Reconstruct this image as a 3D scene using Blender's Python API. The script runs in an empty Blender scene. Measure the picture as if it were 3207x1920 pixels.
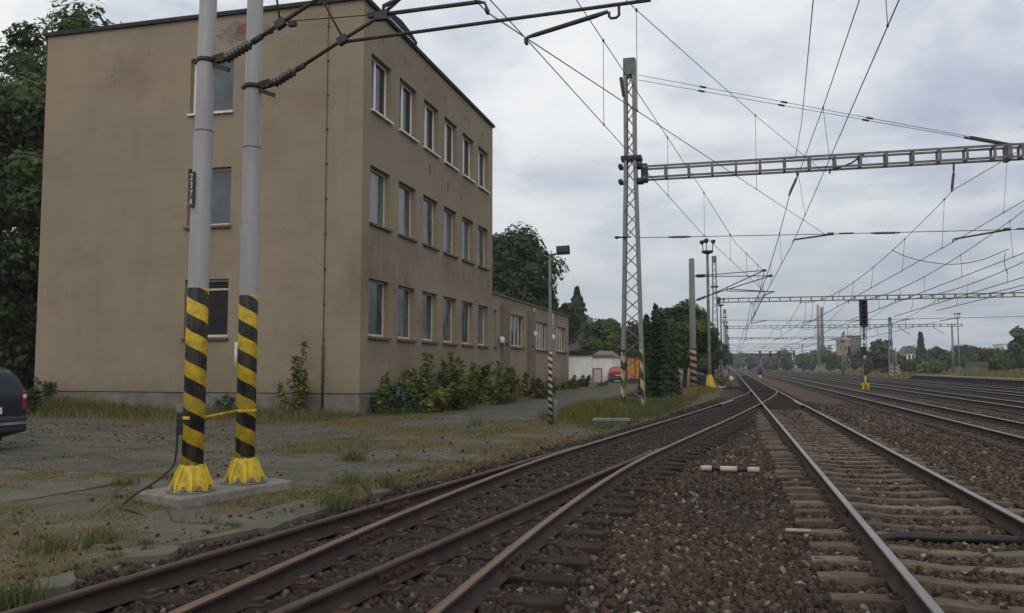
import bpy, math, random
import numpy as np
from mathutils import Vector, Matrix
PI=math.pi
random.seed(7)
C=bpy.context.scene.collection
# ------------------------------------------------------------------ helpers
def link(o):
    C.objects.link(o); return o
def tag(o,label=None,cat=None,group=None,kind=None):
    if label: o['label']=label
    if cat: o['category']=cat
    if group: o['group']=group
    if kind: o['kind']=kind
    return o
def thing(name,loc,label,cat,group=None):
    o=bpy.data.objects.new(name,None); o.empty_display_size=.3; o.location=loc
    return tag(link(o),label,cat,group)
def root_loc(p):
    while p.parent: p=p.parent
    return np.array(p.location)
def put(name,me,parent=None,loc=None):
    o=bpy.data.objects.new(name,me); link(o)
    if parent: o.parent=parent
    elif loc is not None: o.location=loc
    return o
def npmesh(name,V,F,mats,parent=None,loc=None,attrs=None,smooth=False,mi=None):
    """V (n,3) world coords, F (m,k) faces. origin at parent's root (or loc)"""
    V=np.asarray(V,dtype=np.float32); F=np.asarray(F,dtype=np.int32)
    off=root_loc(parent) if parent else (np.array(loc) if loc is not None else np.zeros(3))
    V=V-off.astype(np.float32)
    me=bpy.data.meshes.new(name); k=F.shape[1]
    me.vertices.add(len(V)); me.vertices.foreach_set('co',V.ravel())
    me.loops.add(F.size); me.loops.foreach_set('vertex_index',F.ravel())
    me.polygons.add(len(F)); me.polygons.foreach_set('loop_start',np.arange(0,F.size,k,dtype=np.int32))
    me.polygons.foreach_set('loop_total',np.full(len(F),k,dtype=np.int32))
    for m in (mats if isinstance(mats,(list,tuple)) else [mats]): me.materials.append(m)
    if mi is not None: me.polygons.foreach_set('material_index',np.asarray(mi,dtype=np.int32))
    if smooth: me.polygons.foreach_set('use_smooth',np.ones(len(F),dtype=bool))
    me.update(calc_edges=True)
    if attrs:
        for n,a in attrs.items():
            at=me.attributes.new(n,'FLOAT','POINT'); at.data.foreach_set('value',np.asarray(a,dtype=np.float32))
    return put(name,me,parent,loc)
class MB:
    """collects boxes, tubes and polygons (world coords) into ONE mesh"""
    def __init__(s): s.v=[];s.f=[];s.m=[];s.sm=[]
    def add(s,vs,fs,m=0,sm=False):
        b=len(s.v); s.v+= [tuple(v) for v in vs]; s.f+=[tuple(i+b for i in f) for f in fs]; s.m+=[m]*len(fs); s.sm+=[sm]*len(fs); return s
    def box(s,c,d,rz=0,m=0,rx=0,ry=0,R=None):
        hx,hy,hz=d[0]/2,d[1]/2,d[2]/2
        R=R or (Matrix.Rotation(rz,3,'Z')@Matrix.Rotation(ry,3,'Y')@Matrix.Rotation(rx,3,'X'))
        vs=[Vector(c)+R@Vector((x,y,z)) for x in(-hx,hx) for y in(-hy,hy) for z in(-hz,hz)]
        return s.add(vs,[(0,1,3,2),(4,6,7,5),(0,4,5,1),(2,3,7,6),(0,2,6,4),(1,5,7,3)],m)
    def b2(s,a,b,m=0):
        return s.box([(a[i]+b[i])/2 for i in range(3)],[abs(b[i]-a[i]) for i in range(3)],m=m)
    def bar(s,p,q,w,h=None,m=0,up=(0,0,1)):
        p=Vector(p);q=Vector(q);d=q-p;L=d.length
        if L<1e-6: return s
        x=d/L;u=Vector(up)
        if abs(x.dot(u))>.98: u=Vector((0,1,0))
        y=u.cross(x).normalized();z=x.cross(y)
        R=Matrix((x,y,z)).transposed()
        return s.box((p+q)/2,(L,w,h or w),R=R,m=m)
    def tube(s,pts,r,n=6,m=0,cap=True,sm=True):
        pts=[Vector(p) for p in pts];k=len(pts)
        rs=r if isinstance(r,(list,tuple)) else [r]*k
        vs=[];up=None
        for i,p in enumerate(pts):
            t=(pts[min(i+1,k-1)]-pts[max(i-1,0)]).normalized()
            if up is None:
                up=Vector((0,0,1)) if abs(t.z)<.9 else Vector((1,0,0))
            a=t.cross(up).normalized();b=a.cross(t).normalized();up=b
            for j in range(n):
                an=2*PI*j/n; vs.append(p+(a*math.cos(an)+b*math.sin(an))*rs[i])
        fs=[(i*n+j,i*n+(j+1)%n,(i+1)*n+(j+1)%n,(i+1)*n+j) for i in range(k-1) for j in range(n)]
        s.add(vs,fs,m,sm)
        if cap:
            b=len(s.v)-len(vs)
            s.f.append(tuple(b+j for j in range(n))[::-1]);s.m.append(m);s.sm.append(False)
            s.f.append(tuple(b+(k-1)*n+j for j in range(n)));s.m.append(m);s.sm.append(False)
        return s
    def lathe(s,c,prof,n=16,m=0,sm=True,axis=None):
        """prof list of (r,h) along axis (default z) from c"""
        z=Vector(axis or (0,0,1)).normalized();u=Vector((1,0,0)) if abs(z.x)<.9 else Vector((0,1,0))
        a=z.cross(u).normalized();b=z.cross(a)
        vs=[Vector(c)+z*h+(a*math.cos(2*PI*j/n)+b*math.sin(2*PI*j/n))*r for r,h in prof for j in range(n)]
        k=len(prof)
        fs=[(i*n+j,i*n+(j+1)%n,(i+1)*n+(j+1)%n,(i+1)*n+j) for i in range(k-1) for j in range(n)]
        fs+= [tuple(range(n))[::-1],tuple((k-1)*n+j for j in range(n))]
        return s.add(vs,fs,m,sm)
    def prism(s,poly,z0,z1,m=0):
        n=len(poly)
        vs=[(x,y,z0) for x,y in poly]+[(x,y,z1) for x,y in poly]
        fs=[tuple(range(n))[::-1],tuple(range(n,2*n))]+[(i,(i+1)%n,n+(i+1)%n,n+i) for i in range(n)]
        return s.add(vs,fs,m)
    def build(s,name,mats,parent=None,loc=None,bev=0):
        off=root_loc(parent) if parent else (np.array(loc) if loc is not None else np.zeros(3))
        me=bpy.data.meshes.new(name)
        me.from_pydata([(v[0]-off[0],v[1]-off[1],v[2]-off[2]) for v in s.v],[],s.f)
        for m in (mats if isinstance(mats,(list,tuple)) else [mats]): me.materials.append(m)
        me.polygons.foreach_set('material_index',s.m); me.polygons.foreach_set('use_smooth',s.sm)
        me.validate(); me.update()
        o=put(name,me,parent,loc)
        if bev:
            b=o.modifiers.new('bevel','BEVEL'); b.width=bev; b.segments=2; b.limit_method='ANGLE'
        return o
def kids(o): return [c for c in bpy.data.objects if c.parent==o]
def dup(o,loc,label=None,rotz=None,scale=None,parent=None,first=True):
    c=o.copy(); C.objects.link(c)
    if parent: c.parent=parent
    if first:
        c.location=loc
        if rotz is not None: c.rotation_euler.z=rotz
        if scale is not None: c.scale=scale if isinstance(scale,(tuple,list)) else (scale,)*3
        if label: c['label']=label
    for ch in list(o.children): dup(ch,None,parent=c,first=False)
    return c
# value noise
def _h(i,j,s):
    n=(i.astype(np.int64)*374761393+j.astype(np.int64)*668265263+s*1442695041)&0x7fffffff
    n=((n^(n>>13))*1274126177)&0x7fffffff
    return ((n^(n>>16))&0xffff)/65535.
def vnoise(x,y,sc=1.,seed=0):
    x=np.asarray(x,float)/sc+1000.;y=np.asarray(y,float)/sc+1000.
    i=np.floor(x);j=np.floor(y);fx=x-i;fy=y-j
    fx=fx*fx*(3-2*fx);fy=fy*fy*(3-2*fy)
    a=_h(i,j,seed);b=_h(i+1,j,seed);c=_h(i,j+1,seed);d=_h(i+1,j+1,seed)
    return (a*(1-fx)+b*fx)*(1-fy)+(c*(1-fx)+d*fx)*fy
def fbm(x,y,sc,seed=0,o=4):
    t=0;a=.5;w=0
    for k in range(o):
        t=t+a*vnoise(x,y,sc/2**k,seed+k);w+=a;a*=.55
    return t/w
def sstep(a,b,x):
    t=np.clip((np.asarray(x,float)-a)/(b-a),0,1);return t*t*(3-2*t)
def pchip(xs,ys):
    xs=np.array(xs,float);ys=np.array(ys,float);h=np.diff(xs);d=np.diff(ys)/h
    m=np.zeros(len(xs));m[0]=d[0];m[-1]=d[-1]
    m[1:-1]=(d[:-1]*h[1:]+d[1:]*h[:-1])/(h[1:]+h[:-1])
    def f(x):
        x=np.asarray(x,float);i=np.clip(np.searchsorted(xs,x)-1,0,len(xs)-2);t=(x-xs[i])/h[i]
        return (2*t**3-3*t**2+1)*ys[i]+(t**3-2*t**2+t)*h[i]*m[i]+(-2*t**3+3*t**2)*ys[i+1]+(t**3-t**2)*h[i]*m[i+1]
    return f
# ------------------------------------------------------------------ materials
class NT:
    def __init__(s,name):
        s.m=bpy.data.materials.new(name); s.m.use_nodes=True; s.t=s.m.node_tree; s.t.nodes.clear()
        s.out=s.n('ShaderNodeOutputMaterial'); s.p=s.n('ShaderNodeBsdfPrincipled'); s.l(s.p.outputs[0],s.out.inputs[0])
    def n(s,t,**k):
        n=s.t.nodes.new(t)
        for a,b in k.items(): setattr(n,a,b)
        return n
    def l(s,a,b): s.t.links.new(a,b)
    def inp(s,sock,v):
        if hasattr(v,'is_output') or hasattr(v,'links'): s.l(v,sock)
        else: sock.default_value=v
    def coord(s,kind='Object',scale=(1,1,1),rot=(0,0,0)):
        if kind=='World': src=s.n('ShaderNodeNewGeometry').outputs['Position']
        else: src=s.n('ShaderNodeTexCoord').outputs[kind]
        mp=s.n('ShaderNodeMapping'); mp.inputs['Scale'].default_value=scale; mp.inputs['Rotation'].default_value=rot
        s.l(src,mp.inputs[0]); return mp.outputs[0]
    def noise(s,co,scale,det=4,rough=.6,out='Fac',dist=0):
        n=s.n('ShaderNodeTexNoise'); s.l(co,n.inputs['Vector']); n.inputs['Scale'].default_value=scale
        n.inputs['Detail'].default_value=det; n.inputs['Roughness'].default_value=rough; n.inputs['Distortion'].default_value=dist
        return n.outputs[out]
    def voro(s,co,scale,out='Distance',feature='F1',rand=1):
        n=s.n('ShaderNodeTexVoronoi',feature=feature); s.l(co,n.inputs['Vector']); n.inputs['Scale'].default_value=scale
        n.inputs['Randomness'].default_value=rand
        return n.outputs[out]
    def ramp(s,fac,stops,interp='LINEAR'):
        r=s.n('ShaderNodeValToRGB'); s.l(fac,r.inputs[0]); e=r.color_ramp.elements; r.color_ramp.interpolation=interp
        while len(e)<len(stops): e.new(.5)
        for i,(p,c) in enumerate(stops):
            e[i].position=p; e[i].color=(*c,1) if not isinstance(c,(int,float)) else (c,c,c,1)
        return r.outputs[0]
    def mix(s,f,a,b,mode='MIX'):
        m=s.n('ShaderNodeMix',data_type='RGBA',blend_type=mode)
        s.inp(m.inputs[0],f)
        for k,v in ((6,a),(7,b)):
            s.inp(m.inputs[k],v if not isinstance(v,tuple) or len(v)==4 else (*v,1))
        return m.outputs[2]
    def math(s,op,a,b=0,c=None,clamp=False):
        m=s.n('ShaderNodeMath',operation=op,use_clamp=clamp); s.inp(m.inputs[0],a); s.inp(m.inputs[1],b)
        if c is not None: s.inp(m.inputs[2],c)
        return m.outputs[0]
    def attr(s,name):
        a=s.n('ShaderNodeAttribute'); a.attribute_name=name; return a.outputs['Fac']
    def sep(s,co):
        n=s.n('ShaderNodeSeparateXYZ'); s.l(co,n.inputs[0]); return n.outputs
    def bump(s,h,strength=.5,dist=.02,nrm=None):
        b=s.n('ShaderNodeBump'); b.inputs['Strength'].default_value=strength; b.inputs['Distance'].default_value=dist
        s.l(h,b.inputs['Height'])
        if nrm is not None: s.l(nrm,b.inputs['Normal'])
        s.l(b.outputs[0],s.p.inputs['Normal']); return b.outputs[0]
    def fin(s,col=None,rough=.8,metal=0,spec=.4):
        if col is not None: s.inp(s.p.inputs['Base Color'],col if not isinstance(col,tuple) or len(col)==4 else (*col,1))
        s.inp(s.p.inputs['Roughness'],rough); s.inp(s.p.inputs['Metallic'],metal); s.p.inputs['Specular IOR Level'].default_value=spec
        return s.m
def M(name,c1,c2=None,rough=.75,metal=0,scale=3,bump=0,bscale=40,spec=.4,lo=.35,hi=.65,stretch=(1,1,1),coord='Object'):
    t=NT(name); co=t.coord(coord,stretch)
    c2=c2 or tuple(x*.75 for x in c1)
    n=t.noise(co,scale,5,.65)
    col=t.mix(t.ramp(n,[(lo,0.),(hi,1.)]),c1,c2)
    if bump: t.bump(t.noise(co,bscale,4,.6),bump,.01)
    return t.fin(col,rough,metal,spec)
def stripes(name,ca,cb,period,slope,zlo,zhi,base,duty=.5,helix=True,ph=0.):
    """diagonal hazard stripes painted on a post between zlo and zhi (object coordinates)"""
    t=NT(name); co=t.n('ShaderNodeTexCoord').outputs['Object']; x,y,z=t.sep(co)
    if helix:
        a=t.math('DIVIDE',t.math('ARCTAN2',y,x),2*PI)
        u=t.math('ADD',t.math('MULTIPLY',a,slope),t.math('DIVIDE',z,period))
    else:
        u=t.math('DIVIDE',t.math('ADD',z,t.math('MULTIPLY',t.math('ADD',x,y),slope)),period)
    w=t.math('MULTIPLY',t.math('SUBTRACT',t.noise(co,7,3),.5),.06)
    u=t.math('FRACT',t.math('ADD',t.math('ADD',u,w),50.+ph))
    st=t.math('LESS_THAN',u,duty)
    dirt=t.ramp(t.noise(co,9,6,.75),[(.35,.5),(.62,1.)])
    col=t.mix(st,ca,cb); col=t.mix(1.,col,dirt,'MULTIPLY')
    chips=t.ramp(t.noise(co,19,6,.78),[(.60,0.),(.66,1.)])
    col=t.mix(t.math('MULTIPLY',chips,.75),col,(.15,.125,.10)); fd=t.ramp(t.noise(t.coord('Object',(1,1,.2)),11,5,.75),[(.42,0.),(.7,.4)]); col=t.mix(fd,col,(.20,.165,.11))
    gb=t.ramp(t.math('ADD',z,t.math('MULTIPLY',t.noise(co,8,4),.35)),[(.16,.7),(.62,0.)]); col=t.mix(gb,col,(.07,.06,.045))
    inz=t.math('MULTIPLY',t.math('GREATER_THAN',z,zlo),t.math('LESS_THAN',z,zhi))
    n=t.ramp(t.noise(t.coord('Object',(1,1,.12)),8,5,.7),[(.3,tuple(v*.72 for v in base)),(.7,base)])
    col=t.mix(inz,n,col)
    t.bump(t.noise(co,60,3),.12,.005)
    return t.fin(col,.6,0,.4)
GREY=(.31,.31,.31)
m_galv=M('galvanised_paint',(.22,.235,.25),(.14,.148,.155),.6,.0,6,.1,40,.45)
m_galv2=M('weathered_steel_paint',(.17,.175,.17),(.095,.09,.08),.7,0,5,.15,40,.4)
m_dark=M('dark_steel',(.045,.042,.04),(.025,.02,.018),.6,.2,9,.15,60)
m_rust=M('rusty_steel',(.085,.045,.028),(.035,.022,.017),.85,0,7,.5,70)
m_tube=M('cantilever_tube_paint',(.06,.05,.045),(.035,.03,.03),.6,.1,12,.1)
m_ins=M('insulator_porcelain',(.055,.04,.042),(.03,.025,.028),.35,0,10,0,40,.6)
m_wire=M('copper_wire',(.06,.06,.062),(.045,.045,.05),.6,.3,2)
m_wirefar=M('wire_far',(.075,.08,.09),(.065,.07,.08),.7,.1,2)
m_yel=M('yellow_paint',(.62,.45,.025),(.26,.185,.04),.6,0,10,.3,45,.35,lo=.42,hi=.72)
m_white=M('white_paint',(.72,.71,.67),(.5,.49,.45),.55,0,6,.1)
m_frame_new=M('white_plastic_frame',(.82,.81,.78),(.74,.73,.70),.45,0,4)
m_frame_old=M('weathered_wood_frame',(.62,.56,.48),(.44,.38,.31),.7,0,9,.2,60)
m_black=M('black_paint',(.018,.018,.021),(.012,.011,.012),.55,0,6,.1)
m_conc=M('concrete',(.24,.22,.19),(.14,.13,.105),.9,0,5,.35,40)
m_conc_d=M('dirty_concrete',(.13,.12,.10),(.075,.07,.055),.92,0,4,.4,35)
m_sill=M('red_brown_tile_sill',(.16,.075,.055),(.09,.05,.04),.7,0,9,.2)
m_roof=M('bitumen_roof_edge',(.03,.027,.025),(.018,.016,.015),.8,0,6,.2)
m_brick=None
def glass_mat(name,c1,c2,rough=.06):
    t=NT(name); co=t.coord('Object')
    col=t.mix(t.ramp(t.noise(co,1.3,3),[(.35,0.),(.65,1.)]),c1,c2)
    t.bump(t.noise(co,1.2,2),.03,.05)
    return t.fin(col,t.ramp(t.noise(co,5,5),[(.3,rough),(.8,rough+.18)]),0,.6)
m_glass=glass_mat('dark_window_glass',(.012,.015,.018),(.03,.032,.033))
m_glass_d=M('unlit_dull_pane',(.012,.013,.012),(.025,.026,.022),.35,0,2,0,40,.15)
m_glass_c=glass_mat('grey_reflection_glass',(.075,.09,.105),(.05,.06,.07),.12)  # grey-blue base colour stands in for reflected sky
m_glass_g=glass_mat('grubby_window_glass',(.05,.05,.047),(.022,.024,.026),.14)
def m_wall_make():
    t=NT('ochre_render'); w=t.coord('World')
    base=t.mix(t.ramp(t.noise(w,.22,5,.6),[(.36,0.),(.66,1.)]),(.292,.236,.165),(.248,.204,.148))
    # rain streaks (stretched vertically), soot patches, fine grain
    st=t.noise(t.coord('World',(1.3,1.3,.11)),1.6,5,.7)
    base=t.mix(t.math('MULTIPLY',t.ramp(st,[(.52,0.),(.75,1.)]),.28),base,(.16,.12,.09))
    soot=t.noise(t.coord('World',(.8,.8,1.1)),.42,6,.68)
    base=t.mix(t.math('MULTIPLY',t.ramp(soot,[(.5,0.),(.68,1.)]),.38),base,(.17,.125,.095))
    pl=t.noise(t.coord('World',(1,1,1.4)),1.7,6,.75)
    base=t.mix(t.math('MULTIPLY',t.ramp(pl,[(.58,0.),(.74,1.)]),.35),base,(.36,.30,.225))
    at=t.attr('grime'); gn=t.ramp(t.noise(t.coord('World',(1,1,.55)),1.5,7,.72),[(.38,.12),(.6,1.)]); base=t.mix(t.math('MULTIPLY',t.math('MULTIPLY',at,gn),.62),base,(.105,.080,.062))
    ce=t.n('ShaderNodeTexNoise'); t.l(w,ce.inputs[0]); ce.inputs['Scale'].default_value=1.4; ce.inputs['Detail'].default_value=6
    cv_=t.n('ShaderNodeVectorMath',operation='MULTIPLY_ADD'); t.l(ce.outputs['Color'],cv_.inputs[0]); cv_.inputs[1].default_value=(.9,.9,.9); t.l(w,cv_.inputs[2])
    cr=t.ramp(t.voro(cv_.outputs[0],.33,'Distance','DISTANCE_TO_EDGE'),[(0.,1.),(.006,0.)]); cm=t.ramp(t.noise(w,.35,3),[(.56,0.),(.66,.45)])
    base=t.mix(t.math('MULTIPLY',cr,cm),base,(.09,.068,.05))
    rs=t.ramp(t.noise(t.coord('World',(5.,5.,.16)),1.9,4,.7),[(.60,0.),(.70,.55)]); base=t.mix(t.math('MULTIPLY',rs,t.math('ADD',t.math('MULTIPLY',at,.8),.10)),base,(.10,.078,.06))
    sz_=t.sep(w)[2]; spl=t.math('MULTIPLY',t.ramp(sz_,[(.0,0.),(.001,1.)]),t.ramp(t.math('ADD',t.math('MULTIPLY',sz_,.55),t.math('MULTIPLY',t.noise(w,2.4,6,.7),.7)),[(.55,.45),(1.05,0.)])); base=t.mix(spl,base,(.12,.098,.07))
    g=t.noise(w,28,4,.7)
    base=t.mix(1.,base,t.ramp(g,[(.25,.76),(.75,1.14)]),'MULTIPLY')
    cz=t.noise(t.coord('World',(.25,.25,9.)),1.5,4,.7); base=t.mix(1.,base,t.ramp(cz,[(.3,.965),(.7,1.03)]),'MULTIPLY')
    bri=t.n('ShaderNodeTexBrick'); 
    xx,yy,zz=t.sep(w); cmb=t.n('ShaderNodeCombineXYZ'); t.l(t.math('ADD',xx,yy),cmb.inputs[0]); t.l(zz,cmb.inputs[1])
    t.l(cmb.outputs[0],bri.inputs['Vector']); bri.inputs['Scale'].default_value=4.2; bri.inputs['Mortar Size'].default_value=.03
    bri.inputs['Brick Width'].default_value=1.1; bri.inputs['Row Height'].default_value=.32
    h=t.math('ADD',t.math('MULTIPLY',g,.6),t.math('MULTIPLY',bri.outputs['Fac'],-.12))
    t.bump(h,.28,.010)
    return t.fin(base,.92,0,.2)
m_wall=m_wall_make()
m_plinth=M('plinth_render',(.205,.185,.155),(.13,.12,.10),.92,0,2.2,.3,30,.2,coord='World')
m_pilaster=M('stained_pilaster_render',(.20,.155,.115),(.145,.115,.088),.92,0,2.5,.3,30,.2,coord='World')
def leaf_mat(name,c1,c2,c3,tr=.38):
    t=NT(name); a=t.attr('rnd')
    col=t.ramp(a,[(0.,c1),(.55,c2),(1.,c3)])
    t.fin(col,.6,0,.3)
    tb=t.n('ShaderNodeBsdfTranslucent'); t.l(col,tb.inputs[0])
    ms=t.n('ShaderNodeMixShader'); ms.inputs[0].default_value=tr
    t.l(t.p.outputs[0],ms.inputs[1]); t.l(tb.outputs[0],ms.inputs[2]); t.l(ms.outputs[0],t.out.inputs[0])
    return t.m
l_dark=leaf_mat('dark_foliage',(0.022,0.036,0.016),(0.047,0.074,0.027),(0.101,0.128,0.043))
l_mid=leaf_mat('mid_foliage',(0.033,0.054,0.021),(0.075,0.108,0.033),(0.150,0.180,0.053))
l_bush=leaf_mat('bush_foliage',(0.060,0.096,0.025),(0.140,0.175,0.042),(0.310,0.295,0.068))
l_blue=leaf_mat('blue_green_foliage',(0.046,0.085,0.055),(0.095,0.150,0.085),(0.180,0.235,0.125))
l_thuja=leaf_mat('thuja_foliage',(0.018,0.039,0.018),(0.045,0.075,0.026),(0.090,0.112,0.038))
l_spruce=leaf_mat('spruce_foliage',(0.027,0.048,0.036),(0.060,0.090,0.063),(0.120,0.150,0.098))
l_yel=leaf_mat('yellow_green_weed',(0.075,0.085,0.020),(0.145,0.140,0.030),(0.250,0.210,0.060))
l_dry=leaf_mat('dry_grass',(0.130,0.085,0.039),(0.221,0.143,0.062),(0.312,0.221,0.104),.15)
l_grass=leaf_mat('green_grass',(0.045,0.070,0.020),(0.088,0.115,0.032),(0.165,0.170,0.060))
l_red=leaf_mat('red_brown_weed',(.10,.045,.025),(.15,.075,.035),(.20,.12,.05))
l_far=leaf_mat('far_foliage',(0.041,0.061,0.035),(0.074,0.101,0.049),(0.115,0.135,0.061))
l_field=leaf_mat('field_grass_blades',(.10,.095,.035),(.165,.145,.055),(.24,.20,.09))
m_bark=M('bark',(.06,.048,.035),(.03,.025,.02),.95,0,9,.6,30)
# ------------------------------------------------------------------ track geometry
MX=1.935; RT=.03; G2=.7535
c_BD=pchip([-8,4,8,11,13.5,16.5,20,24,30,36,42,48,52,56,60],[-2.5,-2.52,-2.5,-2.38,-2.2,-1.85,-1.42,-.92,-.22,.445,1.05,1.58,1.82,1.935,1.935])
c_AC=pchip([-8,4.3,7.5,10.7,14.5,17,19],[-5.10,-3.5,-3.1,-2.71,-2.2,-1.84,-1.55])
def edgeX(Y):   # left edge of the ballast / right edge of the pavement
    Y=np.asarray(Y,float)
    e=np.where(Y<15,c_AC(np.clip(Y,-8,19)),c_BD(np.clip(Y,-8,60)))-1.28-.25*sstep(18,40,Y)
    return np.minimum(e,-.62+0*e)
def zbed(x,y):
    x=np.asarray(x,float);y=np.asarray(y,float)
    z=-.215+.03*(fbm(x,y,.9,3)-.5)
    e=edgeX(y); z=z+.165*sstep(.55,.0,x-e)
    bd=c_BD(np.clip(y,-8,60)); ac=np.where(y<17,c_AC(np.clip(y,-8,19)),bd)
    z=z+.045*sstep(1.3,1.0,x-bd)*sstep(-1.3,-1.0,x-ac)*sstep(36,28,y)*(.5+fbm(x,y,.6,23))
    for cx in (MX,6.6,10.9,15.0,18.6):
        z=z+(.030 if cx==MX else .035)*sstep(1.6,1.2,np.abs(x-cx))
    z=z-.05*sstep(.0,.6,x-3.6)*sstep(5.2,4.6,x)
    return z
# ------------------------------------------------------------------ ground sheets (structure)
def grid(xs,ys,zf):
    X,Y=np.meshgrid(xs,ys); Z=zf(X,Y); n=len(xs);m=len(ys)
    V=np.stack([X.ravel(),Y.ravel(),Z.ravel()],1)
    i=np.arange((m-1)*(n-1)); r=i//(n-1);c=i%(n-1);a=r*n+c
    return V,np.stack([a,a+1,a+n+1,a+n],1)
def prog(a,b,s0,k):
    o=[a];s=s0
    while o[-1]<b: o.append(o[-1]+s); s*=k
    o[-1]=b; return np.array(o)
# ballast
def stain(x,y):
    bd=c_BD(np.clip(y,-8,60)); ac=c_AC(np.clip(y,-8,19))
    d=np.minimum(np.abs(x-bd),np.where(y<17,np.abs(x-ac),9.))
    s=.55*sstep(1.7,.9,d)*sstep(62,52,y)
    s=np.maximum(s,.95*sstep(1.9,1.0,d)*sstep(13,22,y)*sstep(60,50,y))
    s=np.maximum(s,.9*sstep(1.7,1.1,np.abs(x-MX))*sstep(24,29,y)*sstep(60,52,y))
    s=np.maximum(s,.42*np.exp(-((x-.0)/1.1)**2-((y-10.8)/2.2)**2))
    s=np.maximum(s,.25*np.exp(-((x-.2)/.9)**2-((y-6.0)/1.6)**2))
    for cx in (MX,6.6,10.9,15.,18.6):
        s=np.maximum(s,.28*sstep(.35,.15,np.abs(np.abs(x-cx)-G2))*np.ones_like(y))
    return np.clip(s*(.55+.9*fbm(x,y,.7,21)),0,1)
def fine(x,y): return sstep(3.3,3.8,x)*sstep(5.6,5.0,x)
xs=np.concatenate([np.arange(0,1.0001,.02)])
ys=prog(-6,950,.16,1.012)
def bal():
    ts=np.concatenate([np.linspace(0,.5,84)[:-1],np.linspace(.5,1,34)])
    T,Y=np.meshgrid(ts,ys); e=edgeX(Y)-.35
    X=e+(21.2-e)*np.where(T<.5,T*.82,.41+(T-.5)*1.18); Z=zbed(X,Y)
    n=len(ts);m=len(ys);V=np.stack([X.ravel(),Y.ravel(),Z.ravel()],1)
    i=np.arange((m-1)*(n-1)); r=i//(n-1);c=i%(n-1);a=r*n+c
    return V,np.stack([a,a+1,a+n+1,a+n],1)
def rock_ramp(t,fac):
    return t.ramp(fac,[(0.,(.010,.008,.007)),(.22,(.032,.019,.013)),(.42,(.060,.035,.022)),(.60,(.086,.046,.026)),(.78,(.070,.052,.037)),(.93,(.115,.092,.068)),(1.,(.30,.26,.21))])
def ballast_mat():
    t=NT('ballast_stones'); w=t.coord('World')
    v=t.n('ShaderNodeTexVoronoi'); t.l(w,v.inputs['Vector']); v.inputs['Scale'].default_value=21
    sp=t.n('ShaderNodeSeparateColor'); t.l(v.outputs['Color'],sp.inputs[0])
    col=rock_ramp(t,sp.outputs[0])
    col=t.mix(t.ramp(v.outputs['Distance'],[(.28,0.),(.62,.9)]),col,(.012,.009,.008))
    big=t.noise(w,.5,4,.6); col=t.mix(t.math('MULTIPLY',t.ramp(big,[(.42,0.),(.62,1.)]),.45),col,(.115,.064,.042))
    col=t.mix(t.math('MULTIPLY',t.attr('fine'),.75),col,t.mix(t.noise(w,3,6,.75),(.118,.062,.041),(.078,.046,.035)))
    col=t.mix(t.math('MULTIPLY',t.attr('stain'),.82),col,(.0125,.0125,.015))
    t.bump(t.ramp(v.outputs['Distance'],[(0.,1.),(.7,0.)]),.9,.03)
    return t.fin(col,.9,0,.25)
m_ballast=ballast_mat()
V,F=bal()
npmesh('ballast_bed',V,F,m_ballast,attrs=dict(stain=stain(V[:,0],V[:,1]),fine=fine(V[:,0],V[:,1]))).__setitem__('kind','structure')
# loose ballast stones
PHI=(1+5**.5)/2
ICO=np.array([(-1,PHI,0),(1,PHI,0),(-1,-PHI,0),(1,-PHI,0),(0,-1,PHI),(0,1,PHI),(0,-1,-PHI),(0,1,-PHI),(PHI,0,-1),(PHI,0,1),(-PHI,0,-1),(-PHI,0,1)],float)/1.902
ICF=np.array([(0,11,5),(0,5,1),(0,1,7),(0,7,10),(0,10,11),(1,5,9),(5,11,4),(11,10,2),(10,7,6),(7,1,8),(3,9,4),(3,4,2),(3,2,6),(3,6,8),(3,8,9),(4,9,5),(2,4,11),(6,2,10),(8,6,7),(9,8,1)])
rng=np.random.default_rng(3)
def rotmats(n,full=True):
    q=rng.normal(size=(n,4)); q/=np.linalg.norm(q,axis=1)[:,None]
    w,x,y,z=q.T
    return np.stack([np.stack([1-2*(y*y+z*z),2*(x*y-z*w),2*(x*z+y*w)],1),np.stack([2*(x*y+z*w),1-2*(x*x+z*z),2*(y*z-x*w)],1),np.stack([2*(x*z-y*w),2*(y*z+x*w),1-2*(x*x+y*y)],1)],1)
SL_SP=.615
def main_sl(y): return np.abs(((y-2.2)/SL_SP+.5)%1-.5)*SL_SP
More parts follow.
